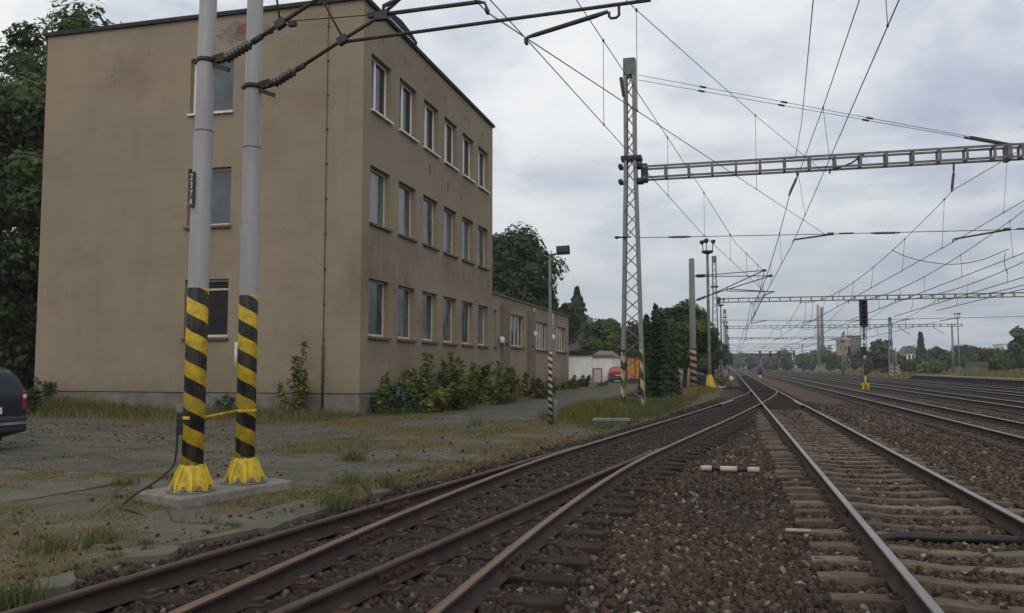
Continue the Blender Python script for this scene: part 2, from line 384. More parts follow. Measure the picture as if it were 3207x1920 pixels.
def stones(n,y0,y1,smin,smax,xmax,pw=1.):
    y=y0+(y1-y0)*rng.random(n)**pw; e=edgeX(y)-.1; x=e+(np.minimum(xmax,2.2+y*.62)-e)*rng.random(n)
    bd=c_BD(np.clip(y,-8,60));ac=c_AC(np.clip(y,-8,19))
    keep=np.ones(n,bool)
    for cc,ok in ((MX,np.ones(n,bool)),(bd,y<54),(ac,y<16)):
        for sgn in(-1,1): keep&=~(ok&(np.abs(x-cc-sgn*G2)<.085))
    on=(np.abs(x-MX)<1.22)&(main_sl(y)<.13)&(y<34)
    keep&=~(on&(rng.random(n)>.03+.14*fbm(x,y,1.1,27)))
    lo=np.where(y<16,np.minimum(ac,bd),bd)-1.2; hi=bd+1.25
    on2=(x>lo)&(x<hi)&(np.abs(((y-.3)/.62+.5)%1-.5)*.62<.12)&(y<34)
    keep&=~(on2&(rng.random(n)>.72))
    keep&=~((fine(x,y)>.5)&(rng.random(n)>.25))
    x=x[keep];y=y[keep];n=len(x)
    s=smin+(smax*1.3-smin)*rng.random(n)**2.6
    z=zbed(x,y)+s*.18
    # stones between main rails lie lower than sleeper tops
    B=ICO[None]*(1+.75*(rng.random((n,12,1))-.5))+.22*(rng.random((n,12,3))-.5)
    B=B*np.stack([np.ones(n),.6+.35*rng.random(n),.45+.35*rng.random(n)],1)[:,None,:]*s[:,None,None]*.62
    B=np.einsum('nij,nkj->nki',rotmats(n),B)
    Vv=(B+np.stack([x,y,z],1)[:,None,:]).reshape(-1,3)
    Ff=(ICF[None]+12*np.arange(n)[:,None,None]).reshape(-1,3)
    r=np.repeat(rng.random(n),12); st=np.repeat(stain(x,y),12)
    return Vv,Ff,r,st
def stone_mat():
    t=NT('loose_stone'); col=rock_ramp(t,t.attr('rnd')); w=t.coord('World')
    col=t.mix(1.,col,t.ramp(t.noise(w,60,3,.7),[(.2,.7),(.8,1.2)]),'MULTIPLY')
    big=t.noise(w,.5,4,.6); col=t.mix(t.math('MULTIPLY',t.ramp(big,[(.42,0.),(.62,1.)]),.35),col,(.085,.050,.034))
    col=t.mix(t.math('MULTIPLY',t.attr('stain'),.84),col,(.016,.016,.019))
    return t.fin(col,.85,0,.3)
P=[stones(92000,3.4,11,.022,.060,5.8),stones(60000,11,24,.03,.066,8.),stones(22000,24,42,.045,.08,9.)]
off=0;Vs=[];Fs=[];R=[];S=[]
for v,f,r,s in P: Vs.append(v);Fs.append(f+off);off+=len(v);R.append(r);S.append(s)
tag(npmesh('ballast_stones',np.concatenate(Vs),np.concatenate(Fs),stone_mat(),attrs=dict(rnd=np.concatenate(R),stain=np.concatenate(S))),'loose brown and grey track ballast stones between the rails','ballast',kind='stuff')
# pavement
def moss(x,y):
    e=edgeX(y)
    d=e-x
    m=.6*fbm(x,y,1.5,40,5)+.4*fbm(x*.35,y,.9,41,4)
    a=sstep(.44,.56,m)*.92
    a=np.maximum(a,sstep(.75,.05,d+1.0*(vnoise(x,y,.8,44)-.5))*.8)              # strip along the rail
    a=np.maximum(a,.95*sstep(19.2,21.0,y+1.2*(vnoise(x,y,1.5,45)-.5))*sstep(-9.,-10.2,x+.8*(vnoise(x,y,1.5,46)-.5))*(y<60))   # foot of the gable
    a=np.maximum(a,.9*np.exp(-(((x+5.9)/1.3)**2+((y-8.3)/1.2)**2)**1.5)*sstep(.35,.6,fbm(x,y,.7,47)))
    road=sstep(10.4,11.8,y+1.5*(vnoise(x,y,3.,48)-.5))*sstep(20.5,18.5,y)*sstep(-6.2,-8.2,x+1.2*(vnoise(x,y,2.,49)-.5)+.12*(y-12))
    a=a*(1-.42*sstep(8.5,6.5,y)*(vnoise(x,y,1.2,58)>.35))
    a=a*(1-.7*road)
    a=np.maximum(a,sstep(22,30,y)*sstep(-8.5,-7.0,x)*.9)
    lane=sstep(1.6,.7,np.abs(x-(-7.3+.03*(y-24))))*sstep(17,21,y)
    a=a*(1-.8*lane)
    a=np.maximum(a,sstep(62,90,y)*.7)
    return np.clip(a,0,1)
def pave():
    ts=1-prog(0,1,.0035,1.035)[::-1]; ts=np.sort(ts); yy=prog(-6,150,.16,1.016)
    T,Y=np.meshgrid(ts,yy); e=edgeX(Y)+.02+.12*(vnoise(Y*0,Y,.5,50)-.5)
    X=-60+(e+60)*T
    Z=.012*(fbm(X,Y,2.,52)-.5)+.05*moss(X,Y)*fbm(X,Y,.30,53)-.06*sstep(.5,0,e-X)*sstep(18,28,Y)
    Z=Z*sstep(0,.03,T)
    n=len(ts);m=len(yy);V=np.stack([X.ravel(),Y.ravel(),Z.ravel()],1)
    i=np.arange((m-1)*(n-1)); r=i//(n-1);c=i%(n-1);a=r*n+c
    F=np.stack([a,a+1,a+n+1,a+n],1)
    # skirt down to the ballast on the track side
    last=np.arange(m)*n+n-1; V2=V[last].copy(); V2[:,2]-=.32; V2[:,0]+=.05; b=len(V)
    k=np.arange(m-1); F2=np.stack([last[:-1],b+k,b+k+1,last[1:]],1)
    return np.concatenate([V,V2]),np.concatenate([F,F2])
def pave_mat():
    t=NT('worn_concrete_pavement'); w=t.coord('World')
    base=t.mix(t.ramp(t.noise(w,.6,6,.7),[(.35,0.),(.68,1.)]),(.128,.117,.090),(.077,.072,.055))
    base=t.mix(1.,base,t.ramp(t.noise(w,22,5,.75),[(.25,.7),(.75,1.2)]),'MULTIPLY')
    br=t.n('ShaderNodeTexBrick'); wr=t.coord('World',rot=(0,0,.12))
    nz=t.n('ShaderNodeTexNoise'); t.l(w,nz.inputs[0]); nz.inputs['Scale'].default_value=1.2
    ad=t.n('ShaderNodeVectorMath',operation='MULTIPLY_ADD'); t.l(nz.outputs['Color'],ad.inputs[0]); ad.inputs[1].default_value=(.0,.0,0); t.l(wr,ad.inputs[2])
    t.l(ad.outputs[0],br.inputs['Vector']); br.inputs['Scale'].default_value=.42; br.inputs['Mortar Size'].default_value=.012; br.inputs['Mortar Smooth'].default_value=.4
    br.inputs['Brick Width'].default_value=1.0; br.inputs['Row Height'].default_value=.62; br.offset=.35
    base=t.mix(t.math('MULTIPLY',br.outputs['Fac'],.8),base,(.030,.028,.016))
    ck=t.voro(ad.outputs[0],.9,'Distance','DISTANCE_TO_EDGE')
    base=t.mix(t.ramp(ck,[(.0,.75),(.02,0.)]),base,(.028,.025,.017))
    n1=t.noise(w,1.1,5,.7); n2=t.noise(w,9,5,.75)
    ms=t.ramp(n1,[(.30,(.155,.080,.037)),(.42,(.125,.078,.030)),(.50,(.065,.066,.019)),(.58,(.10,.085,.027)),(.66,(.080,.052,.033)),(.76,(.17,.08,.04))])
    ms=t.mix(1.,ms,t.ramp(n2,[(.28,.38),(.72,1.45)]),'MULTIPLY')
    mf=t.ramp(t.math('ADD',t.attr('moss'),t.math('MULTIPLY',t.math('SUBTRACT',n2,.5),.9)),[(.34,0.),(.62,1.)])
    base=t.mix(t.math('MULTIPLY',mf,.9),base,ms)
    h=t.math('ADD',t.math('MULTIPLY',n2,.5),t.math('MULTIPLY',br.outputs['Fac'],-.8))
    t.bump(h,.5,.02)
    return t.fin(base,.92,0,.2)
m_pave=pave_mat()
V,F=pave()
npmesh('pavement',V,F,m_pave,attrs=dict(moss=moss(V[:,0],V[:,1])*(V[:,2]>-.15))).__setitem__('kind','structure')
SLABQ=[]
m_slab=M('mossy_concrete_slab',(.140,.130,.100),(.082,.080,.056),.95,0,1.6,.5,26,.2,coord='World',lo=.3,hi=.7)
def gpx(px,py,z):
    f=2626.;k=3207/2479;a=(px*k-1603.5)/f;b=-(py*k-960.)/f
    th=math.atan(187.5/f);ph=math.atan(686.5*math.cos(th)/f)
    Fv=(-math.sin(ph)*math.cos(th),math.cos(ph)*math.cos(th),math.sin(th));Rv=(math.cos(ph),math.sin(ph),0);Uv=(math.sin(ph)*math.sin(th),-math.cos(ph)*math.sin(th),math.cos(th))
    d=[Fv[i]+a*Rv[i]+b*Uv[i] for i in range(3)];t=(z-1.5)/d[2]; return (d[0]*t,d[1]*t)
def slab(pix,zt,seed):
    r=random.Random(seed); P=[gpx(x,y,zt) for x,y in pix]; Q=[]
    for i in range(len(P)):
        a=P[i];b=P[(i+1)%len(P)]; L=math.dist(a,b); n=max(2,int(L/.16))
        for k in range(n):
            t=k/n; j=.022 if k else 0; Q.append((a[0]+(b[0]-a[0])*t+r.uniform(-j,j),a[1]+(b[1]-a[1])*t+r.uniform(-j,j)))
    mb=MB(); SLABQ.append(Q); mb.prism(Q,-.10,zt); o=mb.build('pavement_slab',m_slab,None,loc=(P[0][0],P[0][1],0),bev=.008); o['kind']='structure'; return o
for i,(pix,zt) in enumerate([([(495,1268),(640,1232),(790,1190),(850,1181),(852,1212),(690,1262),(655,1279)],.018),([(-60,1258),(220,1250),(380,1262),(630,1276),(447,1314),(220,1304),(-60,1306)],.016),([(-60,1378),(190,1364),(172,1415),(70,1430),(-60,1424)],.014),([(222,1314),(436,1321),(408,1340),(206,1354)],.018),([(-80,1140),(213,1141),(300,1166),(148,1193),(-80,1232)],.022),([(880,1178),(985,1150),(1080,1128),(1020,1160),(905,1196)],.018)]): slab(pix,zt,i)
# big ground and the field on the far side of the tracks
def field_mat():
    t=NT('rough_grass_ground'); w=t.coord('World')
    n=t.noise(w,.12,6,.7); n2=t.noise(w,1.5,5,.75)
    col=t.ramp(n,[(.3,(.085,.085,.022)),(.48,(.13,.115,.030)),(.6,(.16,.115,.045)),(.75,(.075,.085,.024))])
    col=t.mix(1.,col,t.ramp(n2,[(.2,.6),(.8,1.2)]),'MULTIPLY')
    t.bump(n2,.6,.2)
    return t.fin(col,.95,0,.1)
m_field=field_mat()
g=MB(); g.add([(-400,-40,-.40),(540,-40,-.40),(540,980,-.40),(-400,980,-.40)],[(0,1,2,3)])
g.build('ground',m_field)['kind']='structure'
V,F=grid(prog(21.0,420,.5,1.09),prog(-30,900,2.,1.02),lambda X,Y:-.45+.95*sstep(21.,25.,X)*sstep(112,110,Y)+(.35+1.0*sstep(25,60,X))*sstep(21.5,30,X)*sstep(108,118,Y)+.5*sstep(30,90,X)*sstep(118,100,Y)+.2*fbm(X,Y,6,60))
npmesh('field',V,F,m_field).__setitem__('kind','structure')
# ------------------------------------------------------------------ rails and sleepers
m_rail_side=M('rail_rust',(.052,.031,.022),(.026,.018,.015),.85,0,5,.4,60)
def railtop(name,c1,c2,rough,metal):
    t=NT(name); w=t.coord('World',(3,.25,1)); col=t.mix(t.ramp(t.noise(w,2.5,4,.7),[(.35,0.),(.7,1.)]),c1,c2)
    return t.fin(col,t.ramp(t.noise(w,4,4),[(.3,rough),(.8,rough+.2)]),metal,.5)
m_top_main=railtop('polished_rail_head',(.31,.30,.285),(.19,.18,.17),.36,.75)
m_top_brown=railtop('brown_worn_rail_head',(.20,.125,.075),(.11,.065,.038),.45,.4)
m_top_rust=railtop('rusty_rail_head',(.085,.046,.030),(.05,.028,.020),.65,.1)
PROF=[(-.075,-.16),(.075,-.16),(.075,-.148),(.014,-.125),(.010,-.05),(.036,-.038),(.036,-.010),(.026,-.001),(-.026,-.001),(-.036,-.010),(-.036,-.038),(-.010,-.05),(-.014,-.125),(-.075,-.148)]
def rail(pts,ztop,parent,top,name='rail',dz=0):
    pts=np.array(pts,float); t=np.gradient(pts,axis=0); t/=np.linalg.norm(t,axis=1)[:,None]; nr=np.stack([t[:,1],-t[:,0]],1)
    k=len(PROF); V=[]
    for i,(p,nn) in enumerate(zip(pts,nr)):
        for a,b in PROF: V.append((p[0]+nn[0]*a,p[1]+nn[1]*a,ztop+dz+b))
    F=[];mi=[]
    for i in range(len(pts)-1):
        for j in range(k):
            F.append((i*k+j,(i+1)*k+j,(i+1)*k+(j+1)%k,i*k+(j+1)%k)); mi.append(1 if j in (6,7,8) else 0)
    o=npmesh(name,V,F,[m_rail_side,top],parent,mi=mi)
    me=o.data; me.validate(); return o
def offs(cf,Y,d):
    X=cf(Y); t=np.gradient(X,Y); L=np.sqrt(1+t*t); return np.stack([X+d/L,Y-d*t/L],1)
def conc_sleeper_mat():
    t=NT('concrete_sleeper'); w=t.coord('World')
    rn=t.n('ShaderNodeObjectInfo').outputs['Random']
    col=t.mix(t.ramp(t.noise(w,2.3,6,.7),[(.36,0.),(.62,1.)]),(.215,.180,.122),(.110,.080,.055))
    col=t.mix(1.,col,t.ramp(rn,[(0.,.62),(1.,1.12)]),'MULTIPLY'); rb=t.noise(t.coord('World',(1,1,1)),.9,4,.6); col=t.mix(t.math('MULTIPLY',t.ramp(rb,[(.48,0.),(.66,1.)]),.5),col,(.062,.040,.028))
    col=t.mix(1.,col,t.ramp(t.noise(w,35,4,.7),[(.25,.65),(.75,1.15)]),'MULTIPLY'); t.bump(t.noise(w,50,4),.35,.01)
    return t.fin(col,.9,0,.25)
m_csl=conc_sleeper_mat()
def wood_sleeper_mat():
    t=NT('tarred_timber_sleeper'); w=t.coord('World',(.35,4,1))
    col=t.ramp(t.noise(w,3,5,.7),[(.3,(.012,.009,.008)),(.52,(.024,.018,.015)),(.68,(.042,.031,.024)),(.8,(.07,.052,.038))]); t.bump(t.noise(w,9,5,.7),.8,.015)
    dn=t.ramp(t.noise(t.coord('World'),3.1,6,.75),[(.45,0.),(.62,.8)]); col=t.mix(dn,col,(.055,.036,.024))
    return t.fin(col,.85,0,.15)
m_wsl=wood_sleeper_mat()
def concrete_sleeper_mb(cx,y,half=1.28):
    b=MB(); zt=-.134
    secs=[(-half,.10,.085,0),(-1.05,.13,.10,.012),(-.5,.13,.10,.012),(-.25,.11,.085,-.012),(.25,.11,.085,-.012),(.5,.13,.10,.012),(1.05,.13,.10,.012),(half,.10,.085,0)]
    vs=[]
    for x,wb,wt,dz in secs:
        vs+=[(cx+x,y-wb,-.30),(cx+x,y+wb,-.30),(cx+x,y+wt,zt+dz-.0),(cx+x,y-wt,zt+dz-.0)]
    fs=[(i*4+j,i*4+(j+1)%4,(i+1)*4+(j+1)%4,(i+1)*4+j) for i in range(len(secs)-1) for j in range(4)]+[(3,2,1,0),(28,29,30,31)]
    b.add(vs,fs)
    for s in(-1,1):
        for t in(-1,1):
            b.box((cx+s*G2+t*.105,y,zt+.022),(.075,.10,.03),m=1); b.lathe((cx+s*G2+t*.10,y,zt+.03),[(.018,0),(.018,.045)],6,1)
    return b
def timber_mb(x0,y0,x1,y1,w=.25,plates=()):
    b=MB(); b.bar((x0,y0,-.20),(x1,y1,-.20),w,.14)
    for px,py in plates:
        b.box((px,py,-.124),(.34,.16,.018),m=1)
        for t in(-1,1): b.box((px+t*.11,py,-.105),(.06,.09,.045),m=1)
    return b
Ym=np.concatenate([np.arange(-6,60,.8),prog(60,900,2,1.08)])
straight=lambda X:(lambda Y:np.full_like(Y,X))
# main track
MT=thing('railway_track',(MX,2.2,-.13),'nearest straight track with shiny rails on pale concrete sleepers at lower right','railway track','railway tracks')
for s in(-1,1): rail(offs(straight(MX),Ym,s*G2),RT,MT,m_top_main)
sl0=concrete_sleeper_mb(MX,2.2).build('sleeper',[m_csl,m_rust],MT)
for k in range(1,52):
    y=2.2+k*SL_SP
    c=sl0.copy(); C.objects.link(c); c.parent=MT; c.location=(random.uniform(-.03,.03),k*SL_SP,random.uniform(-.008,.006)); c.rotation_euler.z=random.uniform(-.012,.012)
b=MB()
for k in range(150):
    y=58+k*.62; b.box((MX,y,-.20),(2.5,.24,.13))
b.build('far_sleepers',m_wsl,MT)['kind']='stuff'
# diverging track joined to it by the turnout
DT=thing('railway_track',(-2.5,4,-.13),'brown railed track on dark timber sleepers curving right into the nearest straight track','railway track','railway tracks')
Yd=np.arange(-6,56.3,.4)
for s in(-1,1): rail(offs(c_BD,Yd,s*G2),RT,DT,m_top_brown,dz=-.002)
for k in range(56):
    y=-.32+k*.62
    bd=float(c_BD(y)); pl=[(bd-G2,y),(bd+G2,y)]; x0=bd-1.25;x1=bd+1.28
    if y<16: ac=float(c_AC(y)); x0=min(x0,ac-1.2); pl+=[(ac-G2,y-.004),(ac+G2,y-.004)]
    j=random.uniform(-.03,.03)
    timber_mb(x0+random.uniform(-.06,.06),y+j,x1+random.uniform(-.10,.10),y-j,random.uniform(.22,.26),pl).build('sleeper',[m_wsl,m_rust],DT,bev=.012)
for k in range(36):
    y=34.1+k*.63
    bd=float(c_BD(y)); x0=min(bd,MX)-1.2
    timber_mb(x0,y,MX+1.3,y,.25,[(bd-G2,y),(bd+G2,y+.004),(MX-G2,y),(MX+G2,y)]).build('sleeper',[m_wsl,m_rust],DT)
for cf,s in ((straight(MX),1),(c_BD,-1)):
    Yc=np.arange(34,38.6,.4); pts=offs(cf,Yc,s*(G2-.10)); rail(pts,RT-.006,DT,m_top_main,'check_rail')
# rusty siding rails interlaced on the left
AT=thing('railway_track',(-3.5,4,-.13),'rusty brown rails interlaced with the left track and splitting off toward the pavement','railway track','railway tracks')
Ya=np.arange(-6,15.9,.4)
for s in(-1,1): rail(offs(c_AC,Ya,s*G2),RT,AT,m_top_rust,dz=-.008)
def fishplate(cf,s,y,T):
    x=float(cf(np.array([y-.01,y,y+.01]))[1])+s*G2; dx=float(cf(np.array([y-.3]))[0]-cf(np.array([y+.3]))[0])
    a=math.atan2(dx,.6); mb=MB()
    for t in(-1,1):
        mb.box((x+t*.024,y,RT-.088),(.022,.56,.07),rz=a)
        for k in(-.2,-.07,.07,.2): mb.lathe((x+t*.034-math.sin(a)*k,y+k,RT-.088),[(.017,0),(.017,.022)],6,axis=(t,0,0))
    mb.build('fishplate',m_rust,T)
fishplate(c_BD,-1,7.3,DT);fishplate(c_BD,1,6.7,DT);fishplate(c_AC,1,6.1,AT);fishplate(c_AC,-1,8.9,AT);fishplate(straight(MX),-1,9.9,MT)
# parallel tracks on the right
RTL=['second straight track from the right of the nearest one, with rust ballast beside it','track running just behind the foot of the tall dark signal','fourth straight track, next but one before the far platform','track running right along the foot of the far platform wall']
m_sl_far=M('brown_sleeper',(.075,.058,.042),(.04,.032,.026),.9,0,4,.2,coord='World')
for (cx,lab,n0) in zip((6.6,10.9,15.0,18.7),RTL,(60,40,30,24)):
    T=thing('railway_track',(cx,14,-.13),lab,'railway track','railway tracks')
    for s in(-1,1): rail(offs(straight(cx),Ym,s*G2),RT-.002,T,m_top_main)
    y0=12 if cx<8 else 22 if cx<12 else 34 if cx<16 else 42
    b=MB(); b.box((cx,y0,-.195),(2.55,.25,.14))
    for s in(-1,1): b.box((cx+s*G2,y0,-.115),(.34,.15,.03),m=1)
    s0=b.build('sleeper',[m_sl_far,m_rust],T)
    for k in range(1,n0):
        c=s0.copy(); C.objects.link(c); c.parent=T; c.location=(random.uniform(-.04,.04),k*.65,0)
    b=MB()
    for k in range(240): b.box((cx,y0+(n0+k)*.65,-.195),(2.55,.25,.14))
    b.build('far_sleepers',m_sl_far,T)['kind']='stuff'

# ------------------------------------------------------------------ buildings
def wall_holes(axis,pos,u0,u1,z0,z1,holes,depth,sign,extra_u=(),extra_z=()):
    """wall in the plane axis=pos with openings; reveals run 'depth' inwards. sign = outward direction"""
    us=sorted(set([u0,u1]+[h[0] for h in holes]+[h[1] for h in holes]+list(extra_u))); zs=sorted(set([z0,z1]+[h[2] for h in holes]+[h[3] for h in holes]+list(extra_z)))
    vs=[];fs=[]
    def P(u,z,d=0):
        a=pos-sign*d
        return (a,u,z) if axis=='x' else (u,a,z)
    flip=(axis=='x')!=(sign>0)
    def q(p):
        b=len(vs); vs.extend(p); fs.append(tuple(range(b,b+4)) if not flip else tuple(range(b,b+4))[::-1])
    for i in range(len(us)-1):
        for j in range(len(zs)-1):
            uc=(us[i]+us[i+1])/2; zc=(zs[j]+zs[j+1])/2
            if any(h[0]<uc<h[1] and h[2]<zc<h[3] for h in holes): continue
            q([P(us[i],zs[j]),P(us[i+1],zs[j]),P(us[i+1],zs[j+1]),P(us[i],zs[j+1])])
    for a,b,c,d in holes:
        q([P(a,c),P(a,c,depth),P(a,d,depth),P(a,d)]); q([P(b,d),P(b,d,depth),P(b,c,depth),P(b,c)])
        q([P(a,c),P(b,c),P(b,c,depth),P(a,c,depth)][::-1]); q([P(a,d),P(b,d),P(b,d,depth),P(a,d,depth)])
    return vs,fs
def fixnormals(o):
    import bmesh
    bm=bmesh.new(); bm.from_mesh(o.data); bmesh.ops.remove_doubles(bm,verts=bm.verts,dist=.0005); bmesh.ops.recalc_face_normals(bm,faces=bm.faces); bm.to_mesh(o.data); bm.free()
def subdiv_attr(o,cuts,fn):
    import bmesh
    bm=bmesh.new(); bm.from_mesh(o.data); bmesh.ops.remove_doubles(bm,verts=bm.verts,dist=.0005); 
    for _ in range(cuts): bmesh.ops.subdivide_edges(bm,edges=[e for e in bm.edges if e.calc_length()>.45],cuts=1,use_grid_fill=True)
    bm.to_mesh(o.data); bm.free()
    n=len(o.data.vertices); co=np.empty(n*3); o.data.vertices.foreach_get('co',co); co=co.reshape(-1,3)+root_loc(o)
    a=o.data.attributes.new('grime','FLOAT','POINT'); a.data.foreach_set('value',fn(co).astype(np.float32))
BX0,BX1,BY0,BY1,BZ=-22.85,-10.9,23.5,38.1,12.95
OB=thing('office_building',((BX0+BX1)/2,(BY0+BY1)/2,0),'tall three-storey ochre rendered block with flat roof beside the railway','building')
wy=[24.1,26.45,28.8,31.12,33.47,35.77]; wz=[(2.46,4.26),(6.05,7.86),(9.69,11.48)]
holes=[(y,y+1.6,a,b) for y in wy for a,b in wz]
gh=[(-17.08,-15.48,2.44,4.30),(-17.08,-15.48,6.05,7.93),(-17.08,-15.48,9.80,11.62)]
mb=MB()
v,f=wall_holes('x',BX1,BY0,BY1,.68,BZ,holes,.28,1,np.arange(24,38,.8),np.arange(1,13,.5)); mb.add(v,f)
v,f=wall_holes('y',BY0,BX0,BX1,.68,BZ,gh,.36,-1,np.arange(-22,-11,1.),np.arange(1.2,12.8,.8)); mb.add(v,f)
mb.add([(BX0,BY0,.68),(BX0,BY1,.68),(BX0,BY1,BZ),(BX0,BY0,BZ),(BX1,BY1,.68),(BX1,BY1,BZ)],[(0,3,2,1),(1,2,5,4)])
wall=mb.build('wall',m_wall,OB)
def grime(co):
    x,y,z=co.T; g=np.zeros(len(co))
    fac=np.abs(x-BX1)<.05
    for (za,zb),st in zip(wz,(.55,.75,.2)):
        under=sstep(za-.0,za-.25,z)*sstep(za-1.7,za-.3,z)
        col=np.zeros(len(co))
        for yy in wy: col=np.maximum(col,sstep(-.4,.1,y-yy)*sstep(2.0,1.5,y-yy))
        g=np.maximum(g,fac*under*(.55+.6*col)*st*(.4+1.3*fbm(y,z,1.3,70)))
    g=np.maximum(g,fac*.75*sstep(6.0,4.4,z)*sstep(2.2,3.6,z)*sstep(.35,.65,fbm(y,z,2.2,71)))
    g=np.maximum(g,fac*.6*sstep(2.4,.4,z)*sstep(.35,.6,fbm(y,z,1.5,73)))
    g=np.maximum(g,(~fac)*.25*sstep(1.8,.7,z)*fbm(x,z,1.5,72))
    return np.clip(g,0,1)
subdiv_attr(wall,0,grime); fixnormals(wall)
mb=MB(); mb.b2((BX0+.03,BY0+.025,-.3),(BX1-.025,BY1-.03,.655)); mb.build('plinth',m_plinth,OB)
mb=MB(); mb.b2((BX0-.10,BY0-.10,BZ+.002),(BX1+.10,BY1+.10,BZ+.13)); mb.build('roof_edge',m_roof,OB)
mb=MB()
pts=[(24.9,0),(25.3,.16),(26.1,.24),(26.9,.17),(27.6,.02)]
for (a,ha),(b_,hb) in zip(pts[:-1],pts[1:]):
    mb.add([(BX1+.16,a,BZ+.05+ha*.3),(BX1+.16,b_,BZ+.05+hb*.3),(BX1+.19,b_,BZ+.15+hb),(BX1+.19,a,BZ+.15+ha),(BX1+.11,a,BZ+.135),(BX1+.11,b_,BZ+.135)],[(0,1,2,3),(3,2,5,4),(0,4,5,1)])
mb.build('loose_flashing',m_roof,OB)
# damaged render with bare brick under the eaves of the gable
def blob(cx,cz,w,h,seed,n=26):
    r=random.Random(seed); return [(cx+w*math.cos(a)*(1+r.uniform(-.28,.28)),cz+h*math.sin(a)*(1+r.uniform(-.3,.3))) for a in [2*PI*i/n for i in range(n)]]
def patch(name,poly,mat,proud,thick=.02):
    mb=MB(); n=len(poly)
    vs=[(x,BY0-proud,z) for x,z in poly]+[(x,BY0+thick,z) for x,z in poly]
    mb.add(vs,[tuple(range(n))]+[(i,n+i,n+(i+1)%n,(i+1)%n) for i in range(n)])
    o=mb.build(name,mat,OB); fixnormals(o); return o
m_mortar=M('exposed_mortar',(.235,.21,.185),(.15,.115,.09),.95,0,2.4,.6,18,.2,coord='World')
def brick_mat():
    t=NT('exposed_brick'); w=t.coord('World'); x,y,z=t.sep(w); c=t.n('ShaderNodeCombineXYZ'); t.l(x,c.inputs[0]); t.l(z,c.inputs[1])
    b=t.n('ShaderNodeTexBrick'); t.l(c.outputs[0],b.inputs[0]); b.inputs['Scale'].default_value=3.6; b.inputs['Mortar Size'].default_value=.03
    b.inputs['Color1'].default_value=(.24,.075,.045,1); b.inputs['Color2'].default_value=(.17,.06,.04,1); b.inputs['Mortar'].default_value=(.20,.16,.13,1)
    b.inputs['Row Height'].default_value=.27; b.inputs['Brick Width'].default_value=.9
    return t.fin(b.outputs['Color'],.95,0,.2)
m_brick=brick_mat()
patch('bare_mortar_patch',blob(-15.05,12.34,.95,.36,3),m_mortar,.004)
patch('bare_brick_patch',blob(-15.05,12.46,.36,.17,5),m_brick,.009)
patch('bare_mortar_patch',blob(-13.75,12.35,.55,.26,8),M('grey_filler',(.20,.17,.145),(.26,.215,.17),.95,0,3,.5,20,.2,coord='World'),.004)
patch('render_repair_patch',blob(-20.3,12.42,.5,.25,12),M('pale_repair',(.30,.25,.19),(.25,.20,.15),.95,0,2,.3,20,.2,coord='World'),.003)
# dropped render spots on the long side
for i,(y,z,w,h) in enumerate([(25.0,12.25,.10,.12),(26.9,12.22,.09,.10),(28.9,12.2,.11,.13),(31.2,12.28,.12,.12),(34.2,12.2,.28,.12),(36.4,12.2,.2,.16),(29.5,8.95,.12,.22),(31.6,8.75,.10,.25),(33.3,7.0+1.6,.08,.12)]):
    poly=blob(y,z,w,h,30+i,12); mb=MB(); n=len(poly); vs=[(BX1+.004,a,b) for a,b in poly]+[(BX1-.02,a,b) for a,b in poly]
    mb.add(vs,[tuple(range(n))]+[(k,n+k,n+(k+1)%n,(k+1)%n) for k in range(n)]); o=mb.build('chipped_render_spot',m_mortar if i<6 else m_pilaster,OB); fixnormals(o)
mb=MB(); px=-12.1; py=BY0-.05
mb.tube([(px,py,2.15),(px,py,BZ)],.012,6); mb.tube([(px,py-.01,.1),(px,py-.01,2.15)],.04,8)
for z in (1.2,2.3,3.4,4.5,5.6,6.7,7.8,8.9,10.,11.1,12.2): mb.box((px,py+.02,z),(.05,.07,.05))
mb.build('lightning_conductor',m_rust,OB)
def window(parent,axis,pos,sign,u0,u1,z0,z1,fm,gm,sillm,mull=(.36,),sillout=.10,rec=.15,transom=None,fw=.075,open_left=False):
    d=pos-sign*rec; th=.07
    def B(mb,ua,ub,za,zb,da=0,db=th,m=0):
        a=d-sign*da; b=d-sign*db
        if axis=='x': mb.b2((min(a,b),ua,za),(max(a,b),ub,zb),m)
        else: mb.b2((ua,min(a,b),za),(ub,max(a,b),zb),m)
    f=MB()
    B(f,u0,u0+fw,z0,z1);B(f,u1-fw,u1,z0,z1);B(f,u0+fw,u1-fw,z0,z0+fw);B(f,u0+fw,u1-fw,z1-fw,z1)
    for k in mull:
        c=u0+(u1-u0)*k; B(f,c-fw*.7,c+fw*.7,z0+fw,z1-fw,-.012,th-.004)
    if transom: B(f,u0+fw,u1-fw,transom-.03,transom+.03,-.005,th-.006)
    fr=f.build('window',fm,parent)
    g=MB(); B(g,u0+fw*.5,u1-fw*.5,z0+fw*.5,z1-fw*.5,.03,.045); g.build('pane',gm,fr)
    s=MB(); o=pos+sign*sillout; i=pos-sign*(rec+.06)
    if axis=='x': s.add([(o,u0-.05,z0-.045),(o,u1+.05,z0-.045),(o,u1+.05,z0-.11),(o,u0-.05,z0-.11),(i,u0-.0,z0+.012),(i,u1+.0,z0+.012),(i,u1,z0-.1),(i,u0,z0-.1)],[(0,1,5,4),(0,3,2,1),(1,2,6,5),(0,4,7,3),(3,7,6,2)])
    else: s.add([(u0-.05,o,z0-.045),(u1+.05,o,z0-.045),(u1+.05,o,z0-.11),(u0-.05,o,z0-.11),(u0,i,z0+.012),(u1,i,z0+.012),(u1,i,z0-.1),(u0,i,z0-.1)],[(0,1,5,4),(0,3,2,1),(1,2,6,5),(0,4,7,3),(3,7,6,2)])
    so=s.build('sill',sillm,fr); fixnormals(so); return fr
